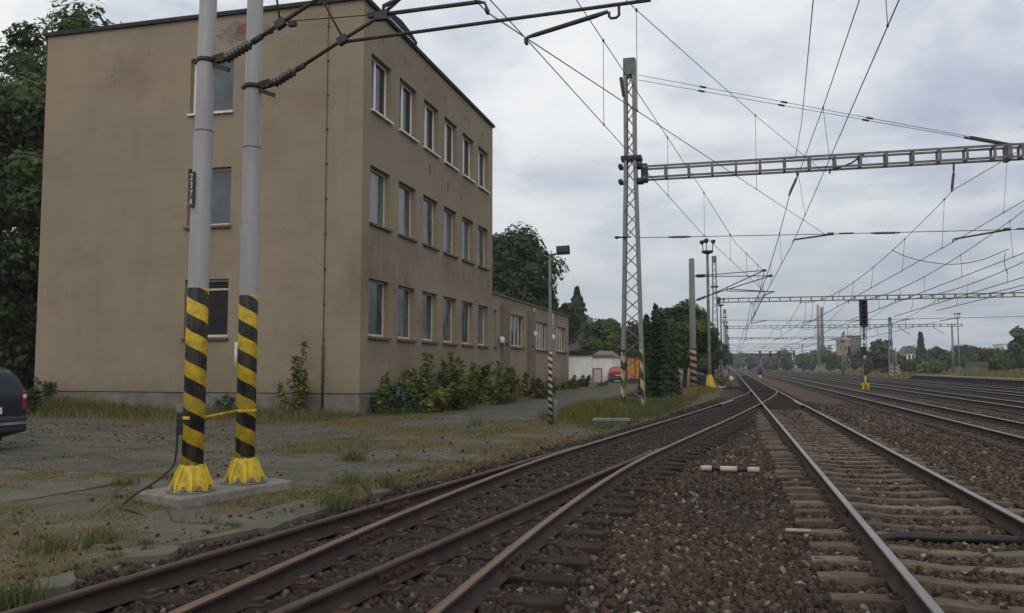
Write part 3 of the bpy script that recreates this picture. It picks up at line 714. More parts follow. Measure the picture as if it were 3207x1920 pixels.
def pane_mat(name,dark,pale,lo,hi):
    t=NT(name); co=t.n('ShaderNodeTexCoord').outputs['Object']; rn=t.n('ShaderNodeObjectInfo').outputs['Random']
    x,y,z=t.sep(co); cb=t.n('ShaderNodeCombineXYZ'); t.l(t.math('MULTIPLY',y,1.6),cb.inputs[0]); t.l(t.math('MULTIPLY',z,.5),cb.inputs[1]); t.l(t.math('MULTIPLY',rn,40.),cb.inputs[2])
    f=t.math('ADD',t.noise(cb.outputs[0],1.1,4,.6),t.math('MULTIPLY',t.math('SUBTRACT',rn,.5),.25))
    col=t.mix(t.ramp(f,[(lo,0.),(hi,1.)]),dark,pale)  # pale areas paint sky reflections and curtains into the pane colour
    t.bump(t.noise(co,.9,2),.05,.05)
    return t.fin(col,t.ramp(t.noise(co,3,5),[(.3,.05),(.8,.22)]),0,.65)
m_pane_low=pane_mat('curtain_and_sky_teal_pane',(.016,.022,.024),(.105,.135,.135),.38,.58)
m_pane_top=pane_mat('dark_green_pane',(.012,.016,.016),(.055,.065,.062),.42,.66)
gl=[m_glass,m_glass_g,m_glass_c]
rr=random.Random(4)
for r,(a,b) in enumerate(wz):
    for i,y in enumerate(wy):
        gm=m_pane_low if r<2 else m_pane_top
        window(OB,'x',BX1,1,y,y+1.6,a,b,m_frame_new if r==2 else m_frame_old,gm,m_white if r==2 else m_sill,(.42,) if r==2 else (),rec=.19,fw=.07)
window(OB,'y',BY0,-1,-17.08,-15.48,2.44,4.30,m_frame_old,m_glass_d,m_sill,(),transom=3.98,rec=.2)
window(OB,'y',BY0,-1,-17.08,-15.48,6.05,7.93,m_frame_old,m_glass_c,m_sill,(),rec=.2)
window(OB,'y',BY0,-1,-17.08,-15.48,9.80,11.62,m_frame_new,m_glass_c,m_white,(.22,),rec=.2)
# low annex
AX=-10.9; AY0,AY1,AZ=38.1,57.5,4.95
AN=thing('annex_building',(-16,47.8,0),'low single-storey flat-roofed annex of ochre render behind the tall block','building')
ah=[(38.45,38.95,2.5,4.2),(41.35,44.5,2.55,4.2),(47.3,50.5,2.5,4.12),(53.2,56.6,2.5,4.1)]
mb=MB(); v,f=wall_holes('x',AX-.02,AY0+.003,AY1,.0,AZ,ah,.25,1,np.arange(39,57,1.),np.arange(.5,4.9,.7)); mb.add(v,f)
mb.add([(AX-.02,AY1,0),(AX-.02,AY1,AZ),(-22,AY1,AZ),(-22,AY1,0),(-22,AY0+.01,AZ-.001),(AX-.02,AY0+.01,AZ-.001)],[(0,1,2,3),(1,5,4,2)])
wl=mb.build('wall',m_wall,AN)
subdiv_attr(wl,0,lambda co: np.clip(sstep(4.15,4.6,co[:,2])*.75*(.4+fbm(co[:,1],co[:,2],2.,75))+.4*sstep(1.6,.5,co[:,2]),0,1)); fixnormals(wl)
mb=MB(); mb.b2((-22,AY0+.01,AZ+.002),(AX+.06,AY1+.06,AZ+.07)); mb.build('roof_edge',m_pilaster,AN)
for y in (39.6,45.2): 
    mb=MB(); mb.b2((AX-.1,y,-.1),(AX+.14,y+1.35,AZ-.35)); mb.build('pilaster',m_pilaster,AN)
    mb=MB()
    for z in (.9,2.62): mb.box((AX+.16,y+.7,z),(.06,.2,.14))
    mb.build('anchor_plate',m_rust,AN)
mb=MB()
for y in (46.7,51.9): mb.tube([(AX+.04,y,3.3),(AX+.04,y,AZ-.1)],.03,6)
mb.build('drain_pipe',m_frame_old,AN)
for n,(a,b,c,d) in enumerate(ah):
    window(AN,'x',AX-.02,1,a,b,c,d,m_frame_old,m_pane_low if n else m_glass,m_sill if n else m_pilaster,(.25,.5,.75) if n else (),rec=.14,fw=.06)
lp=thing('wall_lamp',(AX+.1,39.25,3.0),'small white wall lamp at the joint of the tall block and the annex','lamp')
mb=MB(); mb.box((AX+.04,39.25,2.8),(.09,.12,.12)); mb.build('bracket',m_dark,lp)
mb=MB(); mb.lathe((AX+.16,39.25,2.62),[(.09,0),(.13,.05),(.13,.25),(.06,.32)],10); mb.build('lamp_globe',m_white,lp)
for k,(y,lab) in enumerate(((46.35,'small white lamp on a bracket at the second pilaster of the annex'),(51.35,'small white lamp on the annex wall behind the yard light pole'))):
    dup(lp,(AX+.1,y,3.55),lab)
# white hut, house, orange container, red car beyond
WH=thing('white_hut',(-13,82,0),'low white-walled hut with a dark flat roof beyond the annex','building')
m_white_w=M('white_wall',(.80,.80,.78),(.66,.65,.62),.85,0,1.2,.15,20,.3)
mb=MB(); mb.b2((-15.2,79.4,-.1),(-12.85,86,2.55)); mb.b2((-12.85,79.9,-.1),(-10.95,86,2.4)); mb.build('wall',m_white_w,WH)
mb=MB(); mb.b2((-15.35,79.2,2.552),(-12.8,86.2,2.98)); mb.build('roof',m_black,WH)
mb=MB(); mb.add([(-12.78,79.7,2.402),(-10.8,79.7,2.402),(-10.8,79.7,2.62),(-12.78,79.7,2.62),(-12.78,86.2,2.402),(-10.8,86.2,2.402),(-11.4,84,3.0),(-12.78,84,3.1)],[(0,1,2,3),(2,6,7,3),(1,5,6,2),(0,3,7,4),(5,4,7,6)]); mb.build('roof',m_galv2,WH)
mb=MB(); mb.b2((-12.75,79.84,0),(-12.0,79.9,1.25)); d=mb.build('door',m_frame_old,WH); 
mb=MB()
for a,b_ in (((-12.8,79.80,0),(-12.74,79.88,1.3)),((-12.01,79.80,0),(-11.95,79.88,1.3)),((-12.8,79.80,1.25),(-11.95,79.88,1.32))): mb.b2(a,b_)
mb.build('door_frame',m_dark,d)
HO=thing('house',(-15.2,96,0),'gabled grey house half hidden behind the white hut and trees','house')
mb=MB(); mb.add([(-18.2,91.5,0),(-12.4,91.5,0),(-12.4,91.5,3.7),(-15.2,91.5,6.1),(-18.2,91.5,3.7),(-18.2,101,0),(-12.4,101,0),(-12.4,101,3.7),(-15.2,101,6.1),(-18.2,101,3.7)],[(0,1,2,3,4),(5,9,8,7,6),(1,6,7,2),(0,4,9,5)]); mb.build('wall',M('grey_house_render',(.17,.165,.155),(.12,.115,.11),.9),HO)
mb=MB()
for s in(-1,1):
    xe=-15.2+s*3.3; ze=3.4
    mb.add([(-15.2,91.1,6.12),(xe,91.1,ze),(xe,101.3,ze),(-15.2,101.3,6.12),(-15.2,91.1,6.3),(xe,91.1,ze+.18),(xe,101.3,ze+.18),(-15.2,101.3,6.3)],[(0,1,2,3),(4,7,6,5),(0,4,5,1),(1,5,6,2),(2,6,7,3)])
ro=mb.build('roof',M('grey_roof_sheet',(.10,.105,.11),(.06,.06,.065),.6,.2),HO); fixnormals(ro)
mb=MB(); mb.b2((-15.9,95,5.6),(-15.3,95.6,7.1)); mb.build('chimney',m_plinth,HO)
OC=thing('orange_cabin',(-8.6,74,0),'orange cabin with dark corner posts glimpsed through the foot of the lattice mast','cabin')
m_or=M('orange_paint',(.62,.24,.04),(.42,.16,.03),.6,0,4,.1)
def at(px,py,Y):   # world point seen at display pixel (2479 wide) at a given distance Y along the tracks
    f=2626.;k=3207/2479;a=(px*k-1603.5)/f;b=-(py*k-960.)/f
    th=math.atan(187.5/f);ph=math.atan(686.5*math.cos(th)/f)
    Fv=(-math.sin(ph)*math.cos(th),math.cos(ph)*math.cos(th),math.sin(th));Rv=(math.cos(ph),math.sin(ph),0);Uv=(math.sin(ph)*math.sin(th),-math.cos(ph)*math.sin(th),math.cos(th))
    d=[Fv[i]+a*Rv[i]+b*Uv[i] for i in range(3)];t=Y/d[1]
    return Vector((d[0]*t,Y,1.5+d[2]*t))
p=at(1530,893,74); OC.location=(p.x,74,0)
mb=MB(); mb.b2((p.x-.42,74,.45),(p.x+.62,76,2.25)); mb.build('body',m_or,OC)
mb=MB()
for dx in(-.45,.28,.66): mb.b2((p.x+dx-.04,73.95,.2),(p.x+dx+.04,74.02,2.3))
mb.b2((p.x-.5,73.94,2.25),(p.x+.72,76.1,2.36)); mb.b2((p.x-.5,73.9,.1),(p.x+.72,76.,.44)); mb.build('frame',m_rust,OC)
# ------------------------------------------------------------------ cars
def car(loc,rz,label,paint,plate=None,L=4.3,H=1.5):
    root=thing('parked_car',loc,label,'car')
    S=[(-2.13,.30,.86,.88,.74,.78,.75),(-2.12,.24,.99,1.06,.82,.85,.78),(-2.04,.22,1.0,1.36,.84,.87,.70),(-1.93,.2,1.0,1.50,.84,.87,.64),(-1.2,.2,1.0,1.52,.84,.87,.60),(-.2,.2,.98,1.52,.84,.87,.60),(.35,.2,.96,1.46,.84,.87,.60),(1.05,.2,.93,1.02,.84,.86,.70),(1.75,.22,.84,.90,.82,.84,.68),(2.05,.26,.70,.74,.74,.76,.62),(2.15,.32,.58,.60,.66,.66,.56)]
    H_=H/1.52
    ring=lambda wb,wl,wt,zb,zl,zt:[(-wb*.9,zb),(-wb,zb+.14),(-wl,(zb+zl)/2),(-wl*.985,zl),(-(wt+.04),zl+(zt-zl)*.72),(-wt*.88,zt-.012),(-wt*.5,zt),(wt*.5,zt),(wt*.88,zt-.012),(wt+.04,zl+(zt-zl)*.72),(wl*.985,zl),(wl,(zb+zl)/2),(wb,zb+.14),(wb*.9,zb)]
    V=[];n=14
    for x,zb,zl,zt,wb,wl,wt in S:
        for y,z in ring(wb,wl,wt,zb,zl,zt): V.append((x,y,z*H_))
    F=[(i*n+j,i*n+(j+1)%n,(i+1)*n+(j+1)%n,(i+1)*n+j) for i in range(len(S)-1) for j in range(n)]+[tuple(range(n)),tuple(range((len(S)-1)*n,len(S)*n))[::-1]]
    mw=Matrix.Translation(loc)@Matrix.Rotation(rz,4,'Z')
    def bld(mb,name,mat,par=root,bev=0):
        mb.v=[tuple(mw@Vector(v)) for v in mb.v]; return mb.build(name,mat,par,bev=bev)
    mb=MB(); mb.add(V,F,0,True); b=bld(mb,'body',paint); fixnormals(b)
    m=b.modifiers.new('s','SUBSURF'); m.levels=m.render_levels=2
    mb=MB(); mb.add([(-2.115,-.62,1.02*H_),(-2.115,.62,1.02*H_),(-2.005,.55,1.40*H_),(-2.005,-.55,1.40*H_),(-2.05,-.6,1.01*H_),(-2.05,.6,1.01*H_),(-1.94,.53,1.385*H_),(-1.94,-.53,1.385*H_)],[(0,3,2,1),(0,1,5,4),(1,2,6,5),(2,3,7,6),(3,0,4,7)]); bld(mb,'rear_window',m_glass_c,bev=.01)  # rear glass carries its mirrored surroundings as a lighter grey-blue base colour
    for s in(-1,1):
        mb=MB(); mb.add([(-1.6,s*.845,1.02*H_),(.55,s*.835,1.0*H_),(.2,s*.70,1.38*H_),(-1.55,s*.70,1.40*H_),(-1.6,s*.79,1.02*H_),(.55,s*.78,1.0*H_),(.2,s*.64,1.38*H_),(-1.55,s*.64,1.40*H_)],[(0,1,2,3),(4,7,6,5),(0,4,5,1),(1,5,6,2),(2,6,7,3),(3,7,4,0)]); o=bld(mb,'side_window',m_glass); fixnormals(o)
        mb=MB(); mb.box((-2.07,s*.775,.86*H_),(.12,.10,.34)); mb.box((-2.085,s*.775,.93*H_),(.12,.07,.07),m=1); bld(mb,'tail_light',[m_red_l,m_white],bev=.015)
    mb=MB(); mb.box((-2.12,0,.45*H_),(.16,1.60,.30)); bld(mb,'bumper',m_bump,bev=.05)
    mb=MB(); mb.box((-2.215,0,.47*H_),(.02,1.5,.045)); bld(mb,'bumper_trim',m_galv)
    mb=MB(); mb.box((-2.155,0,.70*H_),(.02,.52,.115)); pl=bld(mb,'number_plate',m_white)
    if plate:
        cu=bpy.data.curves.new('t','FONT'); cu.body=plate; cu.size=.11; cu.extrude=.001; cu.align_x='CENTER'; cu.align_y='CENTER'
        to=bpy.data.objects.new('t',cu); C.objects.link(to); bpy.context.view_layer.update()
        me=bpy.data.meshes.new_from_object(to.evaluated_get(bpy.context.evaluated_depsgraph_get())); bpy.data.objects.remove(to)
        T=mw@Matrix.Translation((-2.168,0,.70*H_))@Matrix.Rotation(-PI/2,4,'Z')@Matrix.Rotation(PI/2,4,'X')
        me.transform(Matrix.Translation(-Vector(root_loc(root)))@T); me.materials.append(m_black); put('plate_lettering',me,pl)
    for x in(-1.32,1.32):
        for s in(-1,1):
            mb=MB(); mb.lathe((x,s*.66,.31),[(.20,0),(.30,.0),(.315,.03),(.315,.15),(.30,.185),(.2,.19)],22,axis=(0,s,0)); w=bld(mb,'wheel',m_tyre)
            mb=MB(); mb.lathe((x,s*.80,.31),[(.2,0),(.2,.045),(.16,.04),(.05,.055)],14,axis=(0,s,0)); bld(mb,'rim',m_galv,w)
    return root
m_red_l=M('red_light_lens',(.24,.010,.009),(.16,.007,.007),.3,0,5,0,40,.6)
m_bump=M('dark_bumper_plastic',(.022,.025,.034),(.016,.018,.024),.5,0,4)
m_tyre=M('tyre_rubber',(.016,.016,.016),(.024,.022,.02),.9,0,6)
m_navy=M('navy_car_paint',(.008,.010,.022),(.007,.009,.018),.28,.2,2,0,40,.6)
m_redp=M('red_car_paint',(.33,.012,.03),(.26,.01,.025),.3,.1,2,0,40,.6)
car((-14.65,11.90,0),PI,'dark navy estate car cut by the left edge, rear and red tail light showing',m_navy,'4T3 0LA',H=1.56)
rc=at(1491,914,78); car((rc.x,79,0),1.75,'small red hatchback parked by the white hut, far off',m_redp)
# ------------------------------------------------------------------ catenary pole pair
ZG=.12
SL=thing('foundation_slab',(-5.82,8.7,0),'low cracked concrete slab under the two striped steel poles','slab')
mb=MB(); poly=[(-6.42,8.05),(-5.60,7.74),(-5.20,9.36),(-6.08,9.66)]; mb.prism(poly,-.25,.115); o=mb.build('slab',m_conc,SL,bev=.02)
mYB1=stripes('yellow_black_pole_stripes',(.72,.50,.018),(.013,.013,.017),.352,1.,.30,2.26,GREY,.5,ph=.2)
mYB2=stripes('yellow_black_pole_stripes_second',(.72,.50,.018),(.013,.013,.017),.352,1.,.30,2.235,GREY,.5,ph=.3)
def pole(x,y,label,mat,r0=.117,r1=.104,top=8.2):
    t=thing('catenary_pole',(x,y,ZG),label,'pole','paired striped catenary poles')
    mb=MB(); mb.lathe((x,y,ZG),[(r0,0),(r0,2.25),(r0-.004,2.27),(r0-.004,3.1),(r0-.012,3.12),(r1+.004,4.05),(r1-.004,4.08),(r1-.014,top-ZG),(.02,top-ZG+.03)],28); mb.build('shaft',mat,t)
    for z in (3.1,4.06):
        mb=MB(); mb.lathe((x,y,ZG+z),[((r0-.006 if z<3.5 else r1+.006),-.008),((r0-.006 if z<3.5 else r1+.006),.008)],24)
        mb.build('joint_ring',m_galv2,t)
    for k in range(8):
        a=2*PI*(k+.5)/8+.2; c,s=math.cos(a),math.sin(a); tn=(-s*.011,c*.011)
        prof=[(r0-.01,.30),(r0+.02,.30),(.24,.05),(.24,.01),(r0-.01,.01)]
        vs=[(x+c*r+tn[0]*q,y+s*r+tn[1]*q,ZG+z) for q in(-1,1) for r,z in prof]
        mb=MB(); n=5; mb.add(vs,[tuple(range(n))[::-1],tuple(range(n,2*n))]+[(i,(i+1)%n,n+(i+1)%n,n+i) for i in range(n)])
        # bent side plate between neighbouring ribs
        a2=2*PI*(k+1.5)/8+.2; am=(a+a2)/2
        vs=[(x+math.cos(a)*(r0+.015),y+math.sin(a)*(r0+.015),ZG+.29),(x+math.cos(a2)*(r0+.015),y+math.sin(a2)*(r0+.015),ZG+.29),(x+math.cos(a2)*.222,y+math.sin(a2)*.222,ZG+.02),(x+math.cos(am)*.178,y+math.sin(am)*.178,ZG+.02),(x+math.cos(a)*.222,y+math.sin(a)*.222,ZG+.02),(x+math.cos(am)*(r0+.008),y+math.sin(am)*(r0+.008),ZG+.29)]
        mb.add(vs,[(0,4,3,5),(5,3,2,1)])
        mb.build('foot_gusset',m_yel,t)
    mb=MB(); mb.lathe((x,y,ZG-.004),[(.262,0),(.262,.018),(.14,.02)],24)
    for k in range(8):
        a=2*PI*k/8+.2; mb.lathe((x+math.cos(a)*.215,y+math.sin(a)*.215,ZG+.012),[(.03,0),(.03,.025),(.016,.026),(.016,.06)],8)
    mb.build('base_plate',m_galv2,t)
    return t
PA=(-5.84,8.25);PB=(-5.66,9.02)
pa=pole(*PA,'left pole of the striped pair, with black number plate and cable at its foot',mYB1)
pb=pole(*PB,'right pole of the striped pair, with a small white tag on its stripes',mYB2,.114,.105)
pa.rotation_euler=(.0029,.0111,0)
# number plate 237A
cam=Vector((0,0,1.5))
def text_mesh(s,size,extr=.002):
    cu=bpy.data.curves.new('t','FONT'); cu.body=s; cu.size=size; cu.extrude=extr; cu.align_x='CENTER'; cu.align_y='CENTER'
    to=bpy.data.objects.new('t',cu); C.objects.link(to); bpy.context.view_layer.update()
    me=bpy.data.meshes.new_from_object(to.evaluated_get(bpy.context.evaluated_depsgraph_get())); bpy.data.objects.remove(to); return me
sd=Vector((-.42,-.90,0)).normalized()
spos=Vector((PA[0],PA[1],3.49))+sd*.121
Rm=Matrix((Vector((-sd.y,sd.x,0)),Vector((0,0,1)),sd)).transposed()   # x right, y up, z out
mb=MB(); mb.box(spos,(.105,.40,.012),R=Rm); sg=mb.build('number_plate',m_black,pa)
for i,ch in enumerate('237A'):
    me=text_mesh(ch,.105); me.transform(Matrix.Translation(-Vector(root_loc(pa)))@Matrix.Translation(spos+Vector((0,0,.14-.094*i))+sd*.0085)@Rm.to_4x4()); me.materials.append(m_white); put('plate_character',me,sg)
tg=Vector((PB[0]-.107,PB[1]-.055,1.62)); mb=MB(); mb.tube([tg+Vector((0,-.015,-.17)),tg+Vector((0,-.015,.17))],.022,8); mb.build('white_tag',m_white,pb)
BD=thing('tie_bar',(-5.75,8.6,.93),'thin yellow bar tying the two striped poles together','bar')
mb=MB(); mb.tube([(PA[0]+.08,PA[1]+.1,.93),(PB[0]-.05,PB[1]-.12,.97)],.014,8); mb.build('bar',m_yel,BD)
for p,z in ((PA,.93),(PB,.97)): 
    mb=MB(); mb.lathe((*p,z-.02),[(.122,0),(.122,.035)],24); mb.build('clamp',m_yel,BD)
JB=thing('junction_box',(PA[0]-.16,PA[1]-.06,.8),'small black junction box strapped to the left striped pole','box')
mb=MB(); mb.box((PA[0]-.115,PA[1]-.06,.92),(.08,.10,.13),.4); mb.box((PA[0]-.115,PA[1]-.07,.80),(.07,.09,.12),.4); mb.build('housing',m_black,JB,bev=.01)
mb=MB(); mb.box((PA[0]-.115,PA[1]-.06,1.027),(.085,.105,.085),.4); mb.build('cover',m_galv2,JB,bev=.01)
cb=[(PA[0]-.125,PA[1]-.10,.75),(PA[0]-.135,PA[1]-.12,.45),(PA[0]-.18,PA[1]-.19,.34),(PA[0]-.27,PA[1]-.27,.24),(PA[0]-.38,PA[1]-.40,.14),(PA[0]-.42,PA[1]-.52,.07),(PA[0]-.36,PA[1]-.66,.03),(PA[0]-.18,PA[1]-.78,.03),(PA[0]+.05,PA[1]-.9,.02),(PA[0]+.3,PA[1]-1.05,-.02)]
def smooth(pts,n=6):
    P=[Vector(p) for p in pts];o=[]
    for i in range(len(P)-1):
        a=P[max(i-1,0)];b=P[i];c=P[i+1];d=P[min(i+2,len(P)-1)]
        for k in range(n):
            t=k/n;o.append(.5*((2*b)+(c-a)*t+(2*a-5*b+4*c-d)*t*t+(3*b-a-3*c+d)*t**3))
    return o+[P[-1]]
cbo=MB(); cbo.tube(smooth(cb),.0125,8); tag(cbo.build('cable',m_black,None,loc=cb[0]),'black cable curling from the left striped pole down onto the ground','cable')
# cantilever arms
def insulator(mb,p,q,r=.06,n=6,m=1):
    p=Vector(p);q=Vector(q);d=(q-p);L=d.length;k=n
    prof=[(.028,0),(.028,L*.12)]
    for i in range(k):
        a=L*(.14+.72*i/k); s=L*.72/k
        prof+=[(r*.74,a),(r,a+s*.3),(r*.97,a+s*.55),(r*.74,a+s*.85)]
    prof+=[(.028,L*.88),(.028,L)]
    mb.lathe(p,prof,14,m,True,d.normalized())
CA=thing('cantilever_arm',(PA[0],PA[1],5.0),'upper dark cantilever arm clamped to the left striped pole, holding a registration tube','cantilever','cantilever arms on the striped poles')
CB=thing('cantilever_arm',(PB[0],PB[1],4.95),'lower dark cantilever arm on the right striped pole, its long tube crossing the sky','cantilever','cantilever arms on the striped poles')
def clampring(t,p,z,r,dirx):
    mb=MB(); mb.lathe((*p,z-.03),[(r+.012,0),(r+.012,.05)],24)
    mb.bar((p[0]-r-.05,p[1],z),(p[0]-r+.01,p[1],z),.035,.04); mb.bar((p[0]+r-.02,p[1],z),(p[0]+r+.13,p[1],z+.03),.06,.09); mb.bar((p[0]+r,p[1]-.02,z-.06),(p[0]+r+.2,p[1]-.02,z-.14),.03,.05)
    mb.build('pole_clamp',m_dark,t)
def PAx(x,z): return Vector((x,PA[1],z))
def PBx(x,z): return Vector((x,PB[1],z))
clampring(CA,(PA[0]+.055,PA[1]),5.01,.107,1); clampring(CB,PB,4.95,.107,1)
# arm on the left pole
mb=MB(); insulator(mb,PAx(-5.60,4.99),PAx(-5.17,5.19),.062,7,0); mb.build('insulator',m_ins,CA)
mb=MB(); mb.tube([PAx(-5.19,5.18),PAx(-4.42,5.58),PAx(-3.05,6.38),PAx(-2.4,6.85)],.024,10); mb.tube([PAx(-5.20,5.175),PAx(-5.08,5.235)],.036,10); mb.box(PAx(-4.85,5.355),(.12,.07,.09),ry=-.5); mb.build('strut',m_tube,CA)
mb=MB(); mb.tube([PAx(-4.40,5.60),PAx(-2.2,6.02)],.022,8); mb.build('steady_tube',m_tube,CA)
mb=MB(); mb.tube([PAx(-4.8,5.375),PAx(-3.66,5.335)],.006,6); mb.box(PAx(-4.70,5.335),(.09,.05,.05)); mb.box(PAx(-3.72,5.33),(.12,.05,.05)); mb.build('stay_cable',m_dark,CA)
mb=MB(); mb.tube([PAx(-3.60,5.29),PAx(-3.60,5.42),PAx(-3.2,5.56),PAx(-2.2,5.86)],.024,8); mb.box(PAx(-3.62,5.31),(.15,.07,.09)); mb.build('drop_bracket',m_tube,CA)
mb=MB(); mb.tube([PAx(-3.55,5.33),PAx(-2.52,5.345),PAx(-2.45,5.33),PAx(-2.42,5.26)],[.024,.024,.014,.012],8); mb.box(PAx(-2.42,5.235),(.03,.08,.05)); mb.build('registration_arm',m_tube,CA)
mb=MB(); mb.tube([PAx(-4.86,5.40),PAx(-4.92,5.75),PAx(-5.3,7.4),PAx(-5.72,7.55)],.012,6); mb.build('tie_rod',m_dark,CA)
mb=MB(); mb.tube([PAx(-5.75,7.0),PAx(-2.4,6.85)],.022,8); mb.build('top_tube',m_tube,CA)
# arm on the right pole
mb=MB(); insulator(mb,PBx(-5.43,4.945),PBx(-5.04,5.13),.062,6,0); mb.build('insulator',m_ins,CB)
mb=MB(); mb.tube([PBx(-5.06,5.12),PBx(-4.46,5.43),PBx(-3.97,5.67),PBx(-2.35,6.9)],.023,10); mb.tube([PBx(-5.07,5.115),PBx(-4.96,5.165)],.035,10); mb.box(PBx(-4.46,5.425),(.13,.07,.09),ry=-.45); mb.build('strut',m_tube,CB)
mb=MB(); mb.tube([PBx(-4.42,5.40),PBx(-.78,5.505)],.021,10); mb.build('horizontal_tube',m_tube,CB)
mb=MB(); mb.tube([PBx(-1.13,5.48),PBx(-1.13,5.37),PBx(-1.16,5.345),PBx(-1.22,5.345),PBx(-1.24,5.37),PBx(-1.24,5.42)],.016,8); mb.build('drop_bracket',m_tube,CB)
mb=MB(); mb.tube([PBx(-.92,5.5),PBx(-.92,5.75)],.018,8); mb.build('upright_stub',m_tube,CB)
mb=MB(); mb.tube([PBx(-1.25,5.425),PBx(-1.4,5.39),PBx(-2.08,5.245),PBx(-2.17,5.225),PBx(-2.18,5.18)],[.02,.027,.025,.018,.014],10); mb.box(PBx(-2.185,5.175),(.03,.09,.05)); mb.build('registration_arm',m_tube,CB)
mb=MB(); mb.tube([PBx(-4.46,5.45),PBx(-4.75,5.97),PBx(-5.55,7.5)],.013,6); mb.build('tie_rod',m_dark,CB)
mb=MB(); mb.tube([PBx(-5.57,7.05),PBx(-2.35,6.9)],.022,8); mb.build('top_tube',m_tube,CB)
# ------------------------------------------------------------------ portal gantries
m_legstripe=stripes('striped_mast_leg',(.52,.43,.17),(.016,.016,.017),.62,1.4,.05,2.1,(.225,.235,.245),.5,False)
def lattice_mast(t,x,y,z0,top,wb,wt,dep,lacing=.52,mat=None,beamz=None,r=.012):
    H=top-z0
    def hw(z): return (wb+(wt-wb)*min(1,(z-z0)/(H*.72)))/2
    for s in(-1,1):
        mb=MB()
        zs=[z0,z0+H*.25,z0+H*.5,z0+H*.72,top]; w=.15;
        for a,b in zip(zs[:-1],zs[1:]):
            xa=x+s*(hw(a)-.06);xb=x+s*(hw(b)-.06)
            for dy,tk in ((-dep/2,.02),(dep/2,.02)):      # channel flanges
                mb.add([(xa-.06,y+dy-tk/2,a),(xa+.06,y+dy-tk/2,a),(xa+.06,y+dy+tk/2,a),(xa-.06,y+dy+tk/2,a),(xb-.06,y+dy-tk/2,b),(xb+.06,y+dy-tk/2,b),(xb+.06,y+dy+tk/2,b),(xb-.06,y+dy+tk/2,b)],[(0,1,5,4),(1,2,6,5),(2,3,7,6),(3,0,4,7),(0,3,2,1),(4,5,6,7)])
            xo=.05*s
            mb.add([(xa+xo-.01,y-dep/2+.011,a),(xa+xo+.01,y-dep/2+.011,a),(xa+xo+.01,y+dep/2-.011,a),(xa+xo-.01,y+dep/2-.011,a),(xb+xo-.01,y-dep/2+.011,b),(xb+xo+.01,y-dep/2+.011,b),(xb+xo+.01,y+dep/2-.011,b),(xb+xo-.01,y+dep/2-.011,b)],[(0,1,5,4),(1,2,6,5),(2,3,7,6),(3,0,4,7)])
        mb.build('leg',mat or m_legstripe,t)
    for dy in(-dep/2-.013,dep/2+.013):
      mb=MB(); z=z0+.35; k=0
      while z<top-.5:
            z2=min(z+lacing,top-.42)
            s=1 if (k+(dy>0))%2 else -1
            mb.bar((x-s*(hw(z)-.05),y+dy,z),(x+s*(hw(z2)-.05),y+dy,z2),.038,.012,up=(0,1,0))
            z=z2;k+=1
      mb.build('lacing',m_galv2,t)
    mb=MB(); mb.b2((x-wt/2+.01,y-dep/2-.03,top-.62),(x+wt/2-.01,y+dep/2+.03,top-.004)); mb.build('head_plate',m_galv2,t)
    mb=MB(); mb.b2((x-wb/2-.25,y-dep/2-.25,z0-.4),(x+wb/2+.25,y+dep/2+.25,z0+.06)); mb.build('footing',m_conc_d,t)
def ladder_beam(x0,x1,y,z0,z1,dep,step,t,r=.03):
    mb=MB()
    for dy in(-dep/2,dep/2):
        for z in (z0,z1):
            mb.bar((x0,y+dy,z),(x1,y+dy,z),.06,.068)
    n=int((x1-x0)/step)
    for i in range(n+1):
        x=x0+.02+(x1-x0-.04)*i/n
        for dy in(-dep/2,dep/2): mb.bar((x,y+dy,z0+.04),(x,y+dy,z1-.04),.08,.05)
        for z in(z0,z1): mb.bar((x,y-dep/2+.03,z),(x,y+dep/2-.03,z),.05,.05)
    return mb.build('beam',m_galv2,t)
def collar(t,x,y,z,w,d):
    mb=MB(); mb.b2((x-w/2-.09,y-d/2-.06,z-.07),(x+w/2+.09,y+d/2+.06,z+.07)); mb.build('collar',m_dark,t)
G1=thing('portal_gantry',(-3.45,30.3,0),'nearest portal gantry, lattice mast with striped feet and ladder beam reaching the right edge','gantry','portal gantries over the tracks')
lattice_mast(G1,-3.42,30.3,.0,12.77,.86,.44,.42)
collar(G1,-3.38,30.3,9.06,.56,.42)
b1=ladder_beam(-3.0,23.2,30.3,8.30,8.70,.45,.80,G1)
mb=MB(); mb.box((-2.92,30.3,8.5),(.22,.5,.62))
for z in(8.22,8.78): mb.box((-3.08,30.3,z),(.2,.56,.14))
mb.build('beam_bracket',m_dark,G1)
for z in(8.22,8.78): mb=MB(); mb.box((-3.78,30.3,z),(.14,.5,.12)); mb.build('clamp',m_dark,G1)
for dz,end in((0.,(8.98,8.80)),(-.25,(8.72,8.76))):
    p=Vector((-3.1,30.2 if dz else 30.4,12.2+dz));q=Vector((end[0],p.y,end[1]))
    mb=MB(); mb.tube([p,q],.010,5)
    for f in (.19,.42,.65): c=p.lerp(q,f); d=(q-p).normalized(); mb.tube([c-d*.11,c+d*.11],.036,8)
    mb.tube([p.lerp(q,.905),q],.04,8); mb.build('stay',m_dark,G1)
mb=MB()
for xx in (8.9,): mb.b2((xx-.07,30.02,8.22),(xx+.07,30.58,8.74))
mb.build('stay_bracket',m_galv2,G1)
mb=MB(); mb.bar((-3.72,30.08,12.05),(-3.62,30.08,11.35),.12,.12); mb.build('stay_bracket',m_dark,G1)
mb=MB(); mb.tube([(-3.85,30.05,6.15),(-3.4,30.05,6.15)],.03,8); mb.lathe((-4.0,30.05,6.15),[(.03,0),(.06,.08),(.03,.18)],10,axis=(1,0,0)); mb.build('wire_bracket',m_dark,G1)
lattice_mast(G1,23.4,30.3,.4,12.5,.86,.44,.42)
